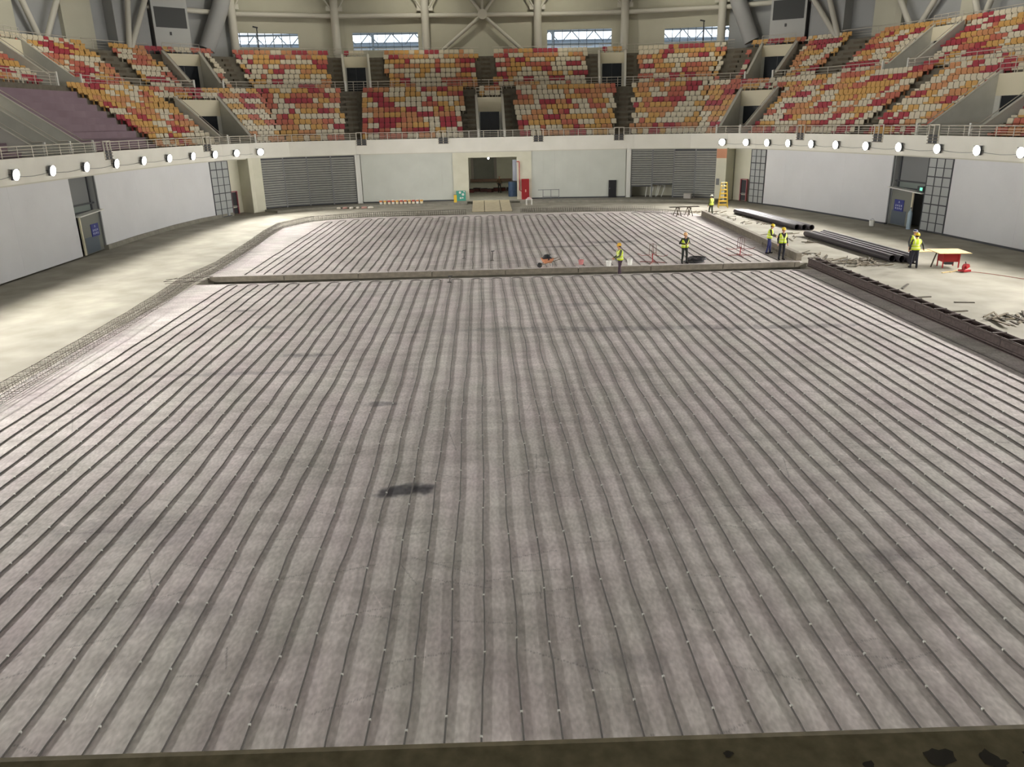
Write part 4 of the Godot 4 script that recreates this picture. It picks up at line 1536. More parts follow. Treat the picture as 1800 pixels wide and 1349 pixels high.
# ------------------------------------------------------------------ heating pipes on the slab
func make_pipes() -> void:
	var r := RandomNumberGenerator.new()
	r.seed = 21
	var pitch := 0.52
	var x0 := -13.2
	var clip_mat := mat(rgb8(222, 222, 216), 0.6)
	var wob := FastNoiseLite.new()
	wob.seed = 3
	wob.frequency = 0.11
	var rad := 0.015
	for half in 2:
		var z0: float = [4.2, TRENCH_FAR + 0.55][half]
		var z1: float = [TRENCH_NEAR - 0.25, 67.6][half]
		for i in 29:
			var xa := x0 + pitch * (2 * i)
			var xb := xa + pitch
			var za1 := z1
			if half == 1:
				# follow the rounded far corners
				if xa < -9.2:
					za1 = minf(z1, 61.3 + sqrt(maxf(0.0, 6.2 * 6.2 - pow(-9.2 - xa, 2.0))))
				if xb > 13.0:
					za1 = minf(z1, 62.8 + sqrt(maxf(0.0, 4.8 * 4.8 - pow(xb - 13.0, 2.0))))
			var pts := []
			var amp := 0.038
			var fx := func(x: float, z: float) -> float:
				return x + wob.get_noise_2d(x * 9.0, z * 1.6 + half * 200.0) * amp * 2.0
			# one hairpin: down one line, round the bend, back along the next
			var zz := z0
			while zz < za1 - 0.3:
				pts.append(Vector3(fx.call(xa, zz), rad, -zz))
				zz += 0.45
			for k in 7:
				var a := PI * k / 6.0
				pts.append(Vector3((xa + xb) * 0.5 - cos(a) * pitch * 0.5, rad, -(za1 - 0.26 + sin(a) * 0.26)))
			zz = za1 - 0.35
			while zz > z0:
				pts.append(Vector3(fx.call(xb, zz), rad, -zz))
				zz -= 0.45
			if half == 0 or i % 2 == 1:
				pts.append(Vector3(xb + 0.02, rad, -z0 + 0.0))
			var st := begin()
			tube(st, pts, rad, 6)
			var where := "between gallery and trench" if half == 0 else "beyond the trench"
			var t := thing("heating_pipe", "dark heating pipe hairpin %s, %s from the rebar cage side" % [where, ORD[i]], "pipe", Transform3D(), "heating pipes on the slab")
			obj("pipe_run", st, M.pipe, t)
			if half == 0:
				st = begin()
				for x in [xa, xb]:
					var zc := 4.6 + r.randf() * 1.2
					while zc < 22.0:
						box(st, Vector3(fx.call(x, zc), rad + 0.012, -zc), Vector3(0.036, 0.03, 0.028), Basis(Vector3.UP, r.randf_range(-0.4, 0.4)))
						zc += r.randf_range(1.3, 1.7)
				var cl := obj("pipe_clips", st, clip_mat, t)
				cl.set_meta("kind", "stuff")

# ------------------------------------------------------------------ rebar cages along the rink edge
func make_cages() -> void:
	var r := RandomNumberGenerator.new()
	r.seed = 31
	# plan line of the cage, from near to the far end and round to the ramp
	var line := [[-14.75, 8.0], [-14.7, 22.0], [-14.85, 30.0], [-15.1, 36.0], [-15.5, 40.0], [-15.2, 45.0], [-15.6, 52.0], [-16.1, 58.0], [-16.4, 62.0], [-15.7, 65.6], [-14.2, 67.6], [-11.5, 68.9], [-7.0, 69.4], [-1.5, 69.6]]
	var line2 := [[3.4, 70.2], [8.0, 69.9], [12.0, 69.2], [15.5, 67.4], [17.3, 65.2]]
	var n := 0
	for ln in [line, line2]:
		var pts: Array[Vector2] = []
		for p in ln:
			pts.append(Vector2(p[0], p[1]))
		var lens := [0.0]
		for i in pts.size() - 1:
			lens.append(lens[-1] + pts[i].distance_to(pts[i + 1]))
		var total: float = lens[-1]
		var pos := func(d: float) -> Vector2:
			var i := 0
			while i < pts.size() - 2 and d > lens[i + 1]:
				i += 1
			return pts[i].lerp(pts[i + 1], clampf((d - lens[i]) / (lens[i + 1] - lens[i]), 0.0, 1.0))
		var secs := int(round(total / 4.6))
		for k in secs:
			var d0 := total * k / secs
			var d1 := total * (k + 1) / secs
			if k < 2 and ln == line:
				pass
			var a: Vector2 = pos.call(d0)
			var b: Vector2 = pos.call(d1)
			var x := Vector3(b.x - a.x, 0, -(b.y - a.y)).normalized()
			var f := Transform3D(Basis(x, Vector3.UP, x.cross(Vector3.UP)), Vector3(a.x, 0.0, -a.y))
			var t := thing("rebar_cage", "thin rusty rebar cage lying along the rink edge, %s from the gallery end" % ORD[n % 32], "rebar cage", f, "rebar cages along the rink edge")
			n += 1
			var L := a.distance_to(b)
			var hw := 0.26
			var hh := 0.36 if ln == line else 0.26
			var lean := r.randf_range(-0.12, 0.12)
			for q in [[-hw, 0.02], [hw, 0.02], [-hw, hh], [hw, hh], [-hw, hh * 0.5], [hw, hh * 0.5]]:
				var st := begin()
				tube(st, [Vector3(-0.1, q[1], q[0] + lean * q[1]), Vector3(L * 0.33, q[1] + r.randf_range(-0.01, 0.02), q[0] + r.randf_range(-0.03, 0.03)), Vector3(L * 0.66, q[1] + r.randf_range(-0.01, 0.02), q[0] + r.randf_range(-0.03, 0.03)), Vector3(L, q[1], q[0] + lean * q[1])], 0.0095, 4)
				obj("long_bar", st, M.rebar, t)
			var st2 := begin()
			tube(st2, [Vector3(0, 0.012, -hw - 0.05), Vector3(0, 0.012, hw), Vector3(0, hh + 0.01, hw), Vector3(0, hh + 0.01, -hw), Vector3(0, 0.03, -hw)], 0.008, 4)
			var loop := st2.commit()
			var m := int(L / 0.18)
			for j in m:
				put("stirrup", loop, M.rebar, t, Transform3D(Basis(Vector3.FORWARD, r.randf_range(-0.15, 0.15)) * Basis(Vector3.RIGHT, lean + r.randf_range(-0.08, 0.08)), Vector3((j + 0.5) * L / m, 0.0, r.randf_range(-0.02, 0.02))))
	# starter bars that stick up along the far edge and beside the steel formwork
	for q in [[3.6, 71.2, 15.6, 69.9, 60], [17.1, 43.0, 17.25, 47.5, 34]]:
		var t := thing("starter_bars", "row of short upright starter bars %s" % ("beside the steel formwork" if q[4] == 34 else "at the far rink edge"), "rebar")
		var st := begin()
		rod(st, Vector3(0, 0, 0), Vector3(0, 0.3, 0), 0.008, 4)
		var bar := st.commit()
		for k in q[4]:
			var u: float = float(k) / float(q[4])
			put("bar", bar, M.rebar, t, Transform3D(Basis(Vector3.RIGHT, r.randf_range(-0.15, 0.15)), Vector3(lerpf(q[0], q[2], u), 0, -lerpf(q[1], q[3], u))))

# ------------------------------------------------------------------ formwork and kerb on the pipe side
func make_formwork() -> void:
	var L := 1.8
	var st := begin()
	# a steel channel panel: plate, two flanges, a stiffener and ribs
	box(st, Vector3(0, 0.21, 0), Vector3(0.03, 0.42, L - 0.02))
	var plate := st.commit()
	st = begin()
	rod(st, Vector3(0, 0, -L * 0.5 + 0.01), Vector3(0, 0, L * 0.5 - 0.01), 0.045, 10)
	var lip := st.commit()
	var flange := bxm(Vector3(0.12, 0.03, L - 0.02))
	var ridge := bxm(Vector3(0.06, 0.04, L - 0.02))
	var rib := bxm(Vector3(0.08, 0.3, 0.03))
	var n := 0
	var z := 40.7
	while z > 6.0:
		var zc := z - L * 0.5
		for row in 2:
			var x := 17.43 + row * 0.42
			var t := thing("formwork_panel", "dark brown steel formwork panel in the %s row, %s from the trench" % [["rink side", "outer"][row], ORD[n]], "formwork", turned(Vector3(x, 0.0, -zc)), "steel formwork panels")
			var sg := -1.0 if row == 0 else 1.0
			put("plate", plate, M.form, t)
			put("rolled_lip", lip, M.form, t, turned(Vector3(sg * 0.02, 0.41, 0)))
			put("flange", flange, M.form, t, turned(Vector3(sg * 0.045, 0.02, 0)))
			put("ridge", ridge, M.form, t, turned(Vector3(sg * 0.03, 0.1, 0)))
			for k in 2:
				put("rib", rib, M.form, t, turned(Vector3(-sg * 0.045, 0.2, (k - 0.5) * L * 0.5)))
		for k in 2:
			st = begin()
			box(st, Vector3(0, 0, 0), Vector3(0.5, 0.03, 0.05))
			var sp := obj("spreader_bar", st, M.form, self, turned(Vector3(17.64, 0.468, -(z - L * (0.25 + 0.5 * k)))))
			tag(sp, "short steel spreader across the formwork rows, %s panel from the trench, %s half" % [ORD[n], ["trench-side", "gallery-side"][k]], "spreader", "formwork spreaders")
		z -= L
		n += 1
	# concrete kerb beams on to the far corner
	z = 42.3
	n = 0
	while z < 64.0:
		var z1 := minf(z + 4.4, 64.2)
		st = begin()
		var xa := lerpf(17.55, 18.2, (z - 42.0) / 22.0)
		var xb := lerpf(17.55, 18.2, (z1 - 42.0) / 22.0)
		stick(st, Vector3(xa, 0.21, -z), Vector3(xb, 0.21, -(z1 - 0.02)), 0.3, 0.42)
		tag(obj("kerb_beam", st, M.concrete), "long grey kerb beam beside the black pipes, %s from the trench" % ORD[n], "kerb", "kerb beams")
		z = z1
		n += 1
	# loose rebar sticks by the trench end near the cage
	for q in [[[-16.9, 40.6], [-14.4, 39.6]], [[-16.6, 40.0], [-14.2, 39.8]], [[-16.9, 40.6], [-16.2, 40.7]], [[-17.0, 41.2], [-14.4, 40.9]]]:
		st = begin()
		rod(st, Vector3(q[0][0], 0.06, -q[0][1]), Vector3(q[1][0], 0.22, -q[1][1]), 0.012, 5)
		tag(obj("loose_rebar", st, M.rebar), "loose rebar stick poking out past the trench end", "rebar", "loose rebar by the trench")

# ------------------------------------------------------------------ stacks of black pipe
func make_big_pipes() -> void:
	var stacks := [[[21.75, 65.2], [22.75, 54.4], "far stack by the yellow ladder", [[-0.42, 0.18], [0.0, 0.18], [0.42, 0.18]]], [[22.15, 51.3], [22.75, 41.0], "stack beside the saw bench worker", [[-0.42, 0.18], [0.0, 0.18], [0.42, 0.18], [0.84, 0.18]]]]
	for q in stacks:
		var a := Vector3(q[0][0], 0, -q[0][1])
		var b := Vector3(q[1][0], 0, -q[1][1])
		var d := (b - a).normalized()
		var side := d.cross(Vector3.UP)
		var L := a.distance_to(b)
		var r := 0.2
		var st := begin()
		# wall ring with a bore: outer, ends, inner
		var prof := [[r - 0.02, 0.0], [r, 0.0], [r, L], [r - 0.02, L]]
		lathe(st, prof, 18)
		var outer := st.commit()
		st = begin()
		lathe(st, [[r - 0.021, 0.001], [r - 0.021, L - 0.001]], 18)
		var bore := st.commit()
		var names := ["on the kerb side", "in the middle", "on the wall side", "lying outermost"]
		for i in q[3].size():
			var p: Array = q[3][i]
			var shift: Vector3 = d * (0.25 * ((i * 7) % 3 - 1))
			var xf := Transform3D(Basis(side, d, side.cross(d)), a + side * p[0] * -1.0 + Vector3.UP * p[1] + shift)
			var t := thing("plastic_pipe", "black plastic pipe %s, %s" % [names[i], q[2]], "pipe", xf, "stacked black pipes")
			put("pipe_wall", outer, M.black_pipe, t)
			put("bore", bore, M.black_pipe, t)

# ------------------------------------------------------------------ tools and materials about the site
func make_site_things() -> void:
	var st: SurfaceTool
	# saw bench
	var t := thing("saw_bench", "red saw bench with a large plywood top beside the worker", "saw bench", turned(Vector3(24.25, 0, -39.5), -6))
	put("table_top", bxm(Vector3(1.6, 0.035, 1.5)), M.ply, t, turned(Vector3(0.1, 0.8, 0)))
	put("side_leaf", bxm(Vector3(1.2, 0.03, 0.7)), M.ply, t, Transform3D(Basis(Vector3.UP, 0.2), Vector3(-1.0, 0.785, -0.35)))
	put("cabinet", bxm(Vector3(0.8, 0.4, 0.5)), M.red, t, turned(Vector3(0.1, 0.5, 0.1)))
	put("motor", bxm(Vector3(0.4, 0.16, 0.3)), M.dark_grey, t, turned(Vector3(0.1, 0.22, 0.1)))
	for q in [[-0.3, -0.2], [0.5, -0.2], [-0.3, 0.4], [0.5, 0.4]]:
		put("leg", bxm(Vector3(0.05, 0.78, 0.05)), M.red, t, turned(Vector3(q[0], 0.39, q[1])))
	st = begin()
	stick(st, Vector3(-0.75, 0.0, 0.1), Vector3(-0.45, 0.78, -0.1), 0.05, 0.05)
	obj("prop_leg", st, M.timber_dark, t)
	var c := thing("cut_off_saw", "small red cut-off saw on the floor past the saw bench", "saw", turned(Vector3(24.4, 0, -38.0), 20))
	put("base_plate", bxm(Vector3(0.5, 0.08, 0.36)), M.red, c, turned(Vector3(0, 0.06, 0)))
	put("motor", bxm(Vector3(0.22, 0.16, 0.2)), M.red, c, Transform3D(Basis(Vector3.BACK, 0.4), Vector3(0.1, 0.26, 0)))
	st = begin()
	rod(st, Vector3(-0.05, 0.25, -0.02), Vector3(-0.05, 0.25, 0.02), 0.16, 16)
	obj("blade_guard", st, mat(rgb8(140, 40, 44), 0.5), c)
	st = begin()
	tube(st, [Vector3(0.0, 0.3, 0), Vector3(0.02, 0.42, 0), Vector3(-0.02, 0.5, 0)], 0.025, 6)
	obj("handle", st, M.dark, c)
	st = begin()
	var cpts := []
	for k in 26:
		var u := k / 25.0
		cpts.append(Vector3(24.6 + u * 3.6, 0.02, -(37.9 - u * 5.6 + sin(u * 9.0) * 0.2)))
	tube(st, cpts, 0.014, 5)
	tag(obj("power_cord", st, mat(rgb8(150, 70, 60), 0.6)), "thin red power cord trailing from the cut-off saw", "cord")
	# black coil by the trench
	var coil := thing("pipe_coil", "coil of black hose dropped beside the trench edge", "coil", turned(Vector3(11.75, 0, -42.75)))
	for k in 6:
		st = begin()
		var pts := []
		for j in 25:
			var a := TAU * j / 24.0
			var rr := 0.5 - 0.03 * (k % 3)
			pts.append(Vector3(cos(a) * rr * 1.1 + 0.04 * k, 0.03 + 0.045 * k, sin(a) * rr * 0.9 + 0.02 * (k % 2)))
		tube(st, pts, 0.022, 6)
		obj("turn", st, M.dark, coil)
	# two red decoilers
	for q in [[9.45, 42.95, "by the worker in the trench"], [14.95, 44.5, "between the standing workers"]]:
		var d := thing("pipe_decoiler", "red steel pipe decoiler with splayed arms %s" % q[2], "decoiler", turned(Vector3(q[0], 0, -q[1]), 20 if q[0] > 12 else 0))
		st = begin()
		for a in 4:
			pass
		rod(st, Vector3(0, 0, 0), Vector3(0, 0.5, 0), 0.025, 6)
		obj("spindle", st, M.red, d)
		for a in 4:
			var ang := a * PI * 0.5 + 0.4
			var dir := Vector3(cos(ang), 0, sin(ang))
			st = begin()
			tube(st, [dir * 0.08 + Vector3.UP * 0.42, dir * 0.6 + Vector3.UP * 0.36, dir * 0.85 + Vector3.UP * 0.46], 0.015, 5)
			obj("arm", st, mat(rgb8(150, 70, 66), 0.6), d)
			st = begin()
			tube(st, [dir * 0.2 + Vector3.UP * 0.4, dir * 0.18 + Vector3.UP * 1.0, dir * 0.02 + Vector3.UP * 1.06], 0.014, 5)
			obj("hoop", st, mat(rgb8(120, 86, 80), 0.6), d)
			st = begin()
			stick(st, Vector3(0, 0.03, 0), dir * 0.7 + Vector3.UP * 0.02, 0.04, 0.03)
			obj("foot", st, mat(rgb8(140, 74, 68), 0.6), d)
	# barrow and small tools at the trench edge
	var w := thing("wheelbarrow", "small orange barrow with a black sack at the trench edge", "barrow", turned(Vector3(3.45, 0, -42.3), 15))
	st = begin()
	var corners := [Vector3(-0.32, 0.5, -0.25), Vector3(0.32, 0.5, -0.25), Vector3(0.32, 0.5, 0.25), Vector3(-0.32, 0.5, 0.25)]
	var low := [Vector3(-0.2, 0.24, -0.16), Vector3(0.2, 0.24, -0.16), Vector3(0.2, 0.24, 0.16), Vector3(-0.2, 0.24, 0.16)]
	for k in 4:
		var k2 := (k + 1) % 4
		quad(st, corners[k], corners[k2], low[k2], low[k], (corners[k] + corners[k2]) * Vector3(1, 0, 1))
	quad(st, low[0], low[1], low[2], low[3], Vector3.DOWN)
	obj("tray", st, mat(rgb8(206, 140, 104), 0.6), w)
	st = begin()
	lathe(st, [[0.0, 0.4], [0.24, 0.42], [0.27, 0.55], [0.18, 0.68], [0.0, 0.72]], 12)
	obj("sack", st, M.dark, w)
	st = begin()
	rod(st, Vector3(-0.45, 0.14, -0.03), Vector3(-0.45, 0.14, 0.03), 0.14, 14)
	obj("wheel", st, M.dark, w)
	for sx in [-0.18, 0.18]:
		st = begin()
		stick(st, Vector3(-0.45, 0.15, sx * 0.6), Vector3(0.7, 0.45, sx * 1.4), 0.03, 0.03)
		obj("handle", st, M.timber, w)
		st = begin()
		stick(st, Vector3(0.25, 0.0, sx), Vector3(0.2, 0.28, sx), 0.03, 0.03)
		obj("leg", st, M.grey, w)
	for q in [[6.85, 42.2, 0.28, "white plastic bucket in front of the worker in the trench", M.white], [8.05, 42.35, 0.34, "white plastic bucket behind the worker in the trench", M.white], [5.4, 42.9, 0.26, "pink and white bucket past the orange barrow", mat(rgb8(200, 130, 130), 0.6)]]:
		var b := thing("bucket", q[3], "bucket", turned(Vector3(q[0], 0, -q[1])))
		st = begin()
		lathe(st, [[0.0, 0.0], [0.12, 0.0], [0.16, q[2]], [0.15, q[2]], [0.11, 0.02], [0.0, 0.02]], 14)
		obj("body", st, q[4], b)
		st = begin()
		tube(st, [Vector3(-0.155, q[2], 0), Vector3(-0.11, q[2] + 0.11, 0), Vector3(0, q[2] + 0.15, 0), Vector3(0.11, q[2] + 0.11, 0), Vector3(0.155, q[2], 0)], 0.006, 4)
		obj("handle", st, M.grey, b)
	for q in [[-1.25, 45.8, 0.5, "dark clamp tool standing on the far rink half"], [0.42, 44.9, 0.55, "rusty jack stand on the far rink half"], [-1.83, 38.7, 0.32, "black hand tool standing before the trench"]]:
		var j := thing("hand_tool", q[3], "tool", turned(Vector3(q[0], 0, -q[1]), 30))
		st = begin()
		rod(st, Vector3.ZERO, Vector3(0.05, q[2], 0.02), 0.03, 6)
		obj("shaft", st, M.pipe, j)
		put("grip", bxm(Vector3(0.22, 0.05, 0.05)), M.dark, j, turned(Vector3(0.05, q[2], 0.02)))
		put("foot_plate", bxm(Vector3(0.16, 0.03, 0.16)), M.pipe, j, turned(Vector3(0, 0.015, 0)))
	# saw horses with rebar on top
	for k in 2:
		var s := thing("saw_horse", "rusty saw horse at the far end of the kerb, %s one" % ["outer", "inner"][k], "saw horse", turned(Vector3(16.1 + k * 0.95, 0, -64.4), 5), "saw horses")
		put("beam", bxm(Vector3(0.08, 0.08, 1.0)), M.timber_dark, s, turned(Vector3(0, 0.68, 0)))
		for q in [[-0.22, -0.4], [0.22, -0.4], [-0.22, 0.4], [0.22, 0.4]]:
			st = begin()
			stick(st, Vector3(q[0], 0, q[1]), Vector3(0, 0.68, q[1] * 0.85), 0.05, 0.05)
			obj("leg", st, M.timber_dark, s)
	for k in 5:
		st = begin()
		rod(st, Vector3(15.4, 0.735, -64.1 - 0.13 * k), Vector3(17.9, 0.735, -64.25 - 0.13 * k), 0.016, 5)
		tag(obj("rebar_length", st, M.rebar), "straight rebar length lying across the two saw horses", "rebar", "rebar on the saw horses")

func make_far_things() -> void:
	var st: SurfaceTool
	var r := RandomNumberGenerator.new()
	r.seed = 55
	# row of striped buckets before the wall panel
	for k in 11:
		var x := lerpf(-10.1, -6.1, k / 10.0)
		var b := thing("paint_bucket", "orange and white paint bucket in the row on the step, %s from the shutter" % ORD[k], "bucket", turned(Vector3(x, 0.2, -78.2)), "row of paint buckets")
		st = begin()
		lathe(st, [[0.0, 0.0], [0.13, 0.0], [0.145, 0.22]], 12)
		obj("body", st, M.cream if k % 3 else M.white, b)
		st = begin()
		lathe(st, [[0.148, 0.2], [0.152, 0.36], [0.0, 0.36]], 12)
		obj("label_band", st, mat([rgb8(206, 116, 56), rgb8(214, 160, 70), rgb8(186, 70, 56)][k % 3], 0.6), b)
		st = begin()
		lathe(st, [[0.16, 0.36], [0.16, 0.4], [0.0, 0.4]], 12)
		obj("lid", st, M.white, b)
	# bags by the shutter
	for k in 9:
		var x := -15.9 + k * 0.62
		st = begin()
		var pr := [[0.0, 0.0], [0.2, 0.01], [0.24, 0.08], [0.18, 0.17], [0.0, 0.2]]
		lathe(st, pr, 10)
		var bag := obj("cement_bag", st, mat([rgb8(206, 198, 184), rgb8(190, 150, 140), rgb8(214, 208, 196)][k % 3], 0.85), self, Transform3D(Basis(Vector3.UP, r.randf() * 3.0) * Basis().scaled(Vector3(1.25, 1.0, 0.8)), Vector3(x, -0.02, -76.6 - r.randf() * 0.1)))
		tag(bag, "plump cement bag before the complete shutter, %s from the white post" % ORD[8 - k], "bag", "cement bags")
	# trestle before the panel
	var t := thing("trestle", "bare metal trestle frame before the wall panel with the black door", "trestle", turned(Vector3(6.75, 0.2, -79.2)))
	for y in [0.28, 0.95]:
		st = begin()
		rod(st, Vector3(-0.75 if y < 0.5 else -1.2, y, 0), Vector3(0.95, y, 0), 0.03, 6)
		obj("rail", st, M.grey, t)
	for x in [-0.7, 0.1, 0.9]:
		st = begin()
		rod(st, Vector3(x, 0, 0), Vector3(x, 0.98, 0), 0.03, 6)
		obj("upright", st, M.grey, t)
	# stool by the hydrant cabinet
	var s := thing("folding_stool", "white stool with a pink cloth by the hydrant cabinet", "stool", turned(Vector3(4.45, 0, -76.0), 10))
	put("seat", bxm(Vector3(0.6, 0.05, 0.4)), M.white, s, turned(Vector3(0, 0.55, 0)))
	for q in [[-0.26, -0.16], [0.26, -0.16], [-0.26, 0.16], [0.26, 0.16]]:
		put("leg", bxm(Vector3(0.04, 0.54, 0.04)), M.white, s, turned(Vector3(q[0], 0.27, q[1])))
	st = begin()
	lathe(st, [[0.26, 0.58], [0.24, 0.64], [0.12, 0.74], [0.0, 0.76]], 10)
	obj("cloth", st, mat(rgb8(206, 176, 176), 0.9), s)
	# yellow ladder scaffold
	var y := thing("step_ladder", "yellow double step ladder before the white pillar", "ladder", turned(Vector3(21.6, 0, -70.0), -12))
	for side in [-1.0, 1.0]:
		for sx in [-1.0, 1.0]:
			st = begin()
			stick(st, Vector3(sx * 0.4, 0, side * 0.55), Vector3(sx * 0.24, 2.15, side * 0.06), 0.07, 0.05)
			obj("stile", st, M.yellow, y)
		for k in 6:
			var u := (k + 0.7) / 6.5
			put("rung", bxm(Vector3(lerpf(0.8, 0.48, u), 0.07, 0.09)), M.yellow, y, turned(Vector3(0, 2.15 * u, side * lerpf(0.55, 0.06, u))))
	put("top_cap", bxm(Vector3(0.56, 0.06, 0.26)), M.yellow, y, turned(Vector3(0, 2.17, 0)))
	# white frames under the half-open shutters
	for k in 3:
		var f := frame(121.4 + k * 0.55, 0.5, 0.2)
		var fr := thing("door_frame_stack", "white angled frame leaning under the rolled-up shutter, %s" % ["upright one", "middle one", "outer one"][k], "frame", f * Transform3D(Basis(Vector3.BACK, -0.12 - 0.1 * k), Vector3.ZERO), "white frames under the shutter")
		for sx in [-0.22, 0.22]:
			put("stile", bxm(Vector3(0.07, 1.25, 0.05)), M.white, fr, turned(Vector3(sx, 0.62, 0)))
		put("head", bxm(Vector3(0.5, 0.07, 0.05)), M.white, fr, turned(Vector3(0, 1.22, 0)))
	# pale box on the step
	var bx := thing("carton", "pale carton on the step before the closed shutter", "carton", frame(125.6, -1.0, 0.2))
	put("body", bxm(Vector3(0.7, 0.42, 0.5)), mat(rgb8(176, 172, 166), 0.85), bx, turned(Vector3(0, 0.21, 0)))
	put("lid_flap", bxm(Vector3(0.72, 0.02, 0.3)), mat(rgb8(190, 186, 178), 0.85), bx, Transform3D(Basis(Vector3.RIGHT, 0.25), Vector3(0, 0.45, 0.14)))
	# trampled things by the hoarding on the pipe side
	var wb := thing("white_bucket", "white bucket at the foot of the hoarding near the signed door", "bucket", turned(Vector3(28.2, 0, -55.6)))
	st = begin()
	lathe(st, [[0.0, 0.0], [0.16, 0.0], [0.2, 0.4], [0.19, 0.4], [0.15, 0.03], [0.0, 0.03]], 14)
	obj("body", st, M.white, wb)
	st = begin()
	tube(st, [Vector3(-0.19, 0.4, 0), Vector3(0, 0.55, 0.05), Vector3(0.19, 0.4, 0)], 0.008, 4)
	obj("handle", st, M.grey, wb)

func make_debris() -> void:
	var r := RandomNumberGenerator.new()
	r.seed = 91
	# piles: [x, depth, half x, half depth, count, along angle, label part]
	var piles := [[20.0, 41.3, 1.6, 1.1, 46, 0.5, "before the black pipe stack"], [19.2, 44.0, 0.8, 1.4, 14, 0.9, "before the black pipe stack"], [20.6, 60.5, 1.1, 3.6, 24, 0.8, "before the far black pipe stack"], [19.3, 66.0, 1.1, 1.4, 16, 0.3, "by the saw horses"], [20.6, 28.4, 1.2, 0.8, 24, 0.7, "past the steel formwork"], [20.2, 51.0, 1.2, 3.0, 14, 0.6, "between kerb and pipes"]]
	for p in piles:
		for k in p[4]:
			var l := r.randf_range(0.4, 1.7)
			var a: float = p[5] + r.randf_range(-0.9, 0.9)
			var st := begin()
			box(st, Vector3.ZERO, Vector3(l, r.randf_range(0.02, 0.045), r.randf_range(0.04, 0.1)))
			var level: float = 0.005 + 0.016 * (k % 4 if p[4] > 20 else 0)
			var o := obj("timber_offcut", st, [M.timber, M.timber_dark, M.timber][k % 3], self, Transform3D(Basis(Vector3.UP, a) * Basis(Vector3.BACK, r.randf_range(-0.06, 0.06)), Vector3(p[0] + r.randf_range(-p[2], p[2]), level, -(p[1] + r.randf_range(-p[3], p[3])))))
			tag(o, "%s %s timber offcut in the scatter %s" % ["short" if l < 0.8 else ("middling" if l < 1.25 else "long"), ["brown", "dark", "brown"][k % 3], p[6]], "timber", "timber offcuts " + p[6])
	for q in [[19.7, 34.9, 1.3, 0.9, "dark plank lying alone on the bare floor past the formwork"], [19.2, 32.6, 0.9, 0.1, "thin batten lying flat on the bare floor past the formwork"], [20.4, 31.4, 0.8, -0.2, "short thin batten on the bare floor, past the dark plank"], [19.2, 29.9, 0.9, 0.1, "straight batten by the formwork edge"], [18.5, 36.6, 1.6, 0.9, "long batten beside the steel formwork"], [24.0, 38.2, 0.9, 0.6, "tan plywood strip at the worker's feet by the saw bench"], [23.5, 38.0, 0.7, 0.4, "short tan plywood strip at the worker's feet by the saw bench"]]:
		var st := begin()
		box(st, Vector3.ZERO, Vector3(q[2], 0.035, 0.09))
		tag(obj("timber_plank", st, M.ply if q[1] > 37.0 and q[1] < 38.5 else M.timber_dark, self, Transform3D(Basis(Vector3.UP, q[3]), Vector3(q[0], 0.0, -q[1]))), q[4], "plank")

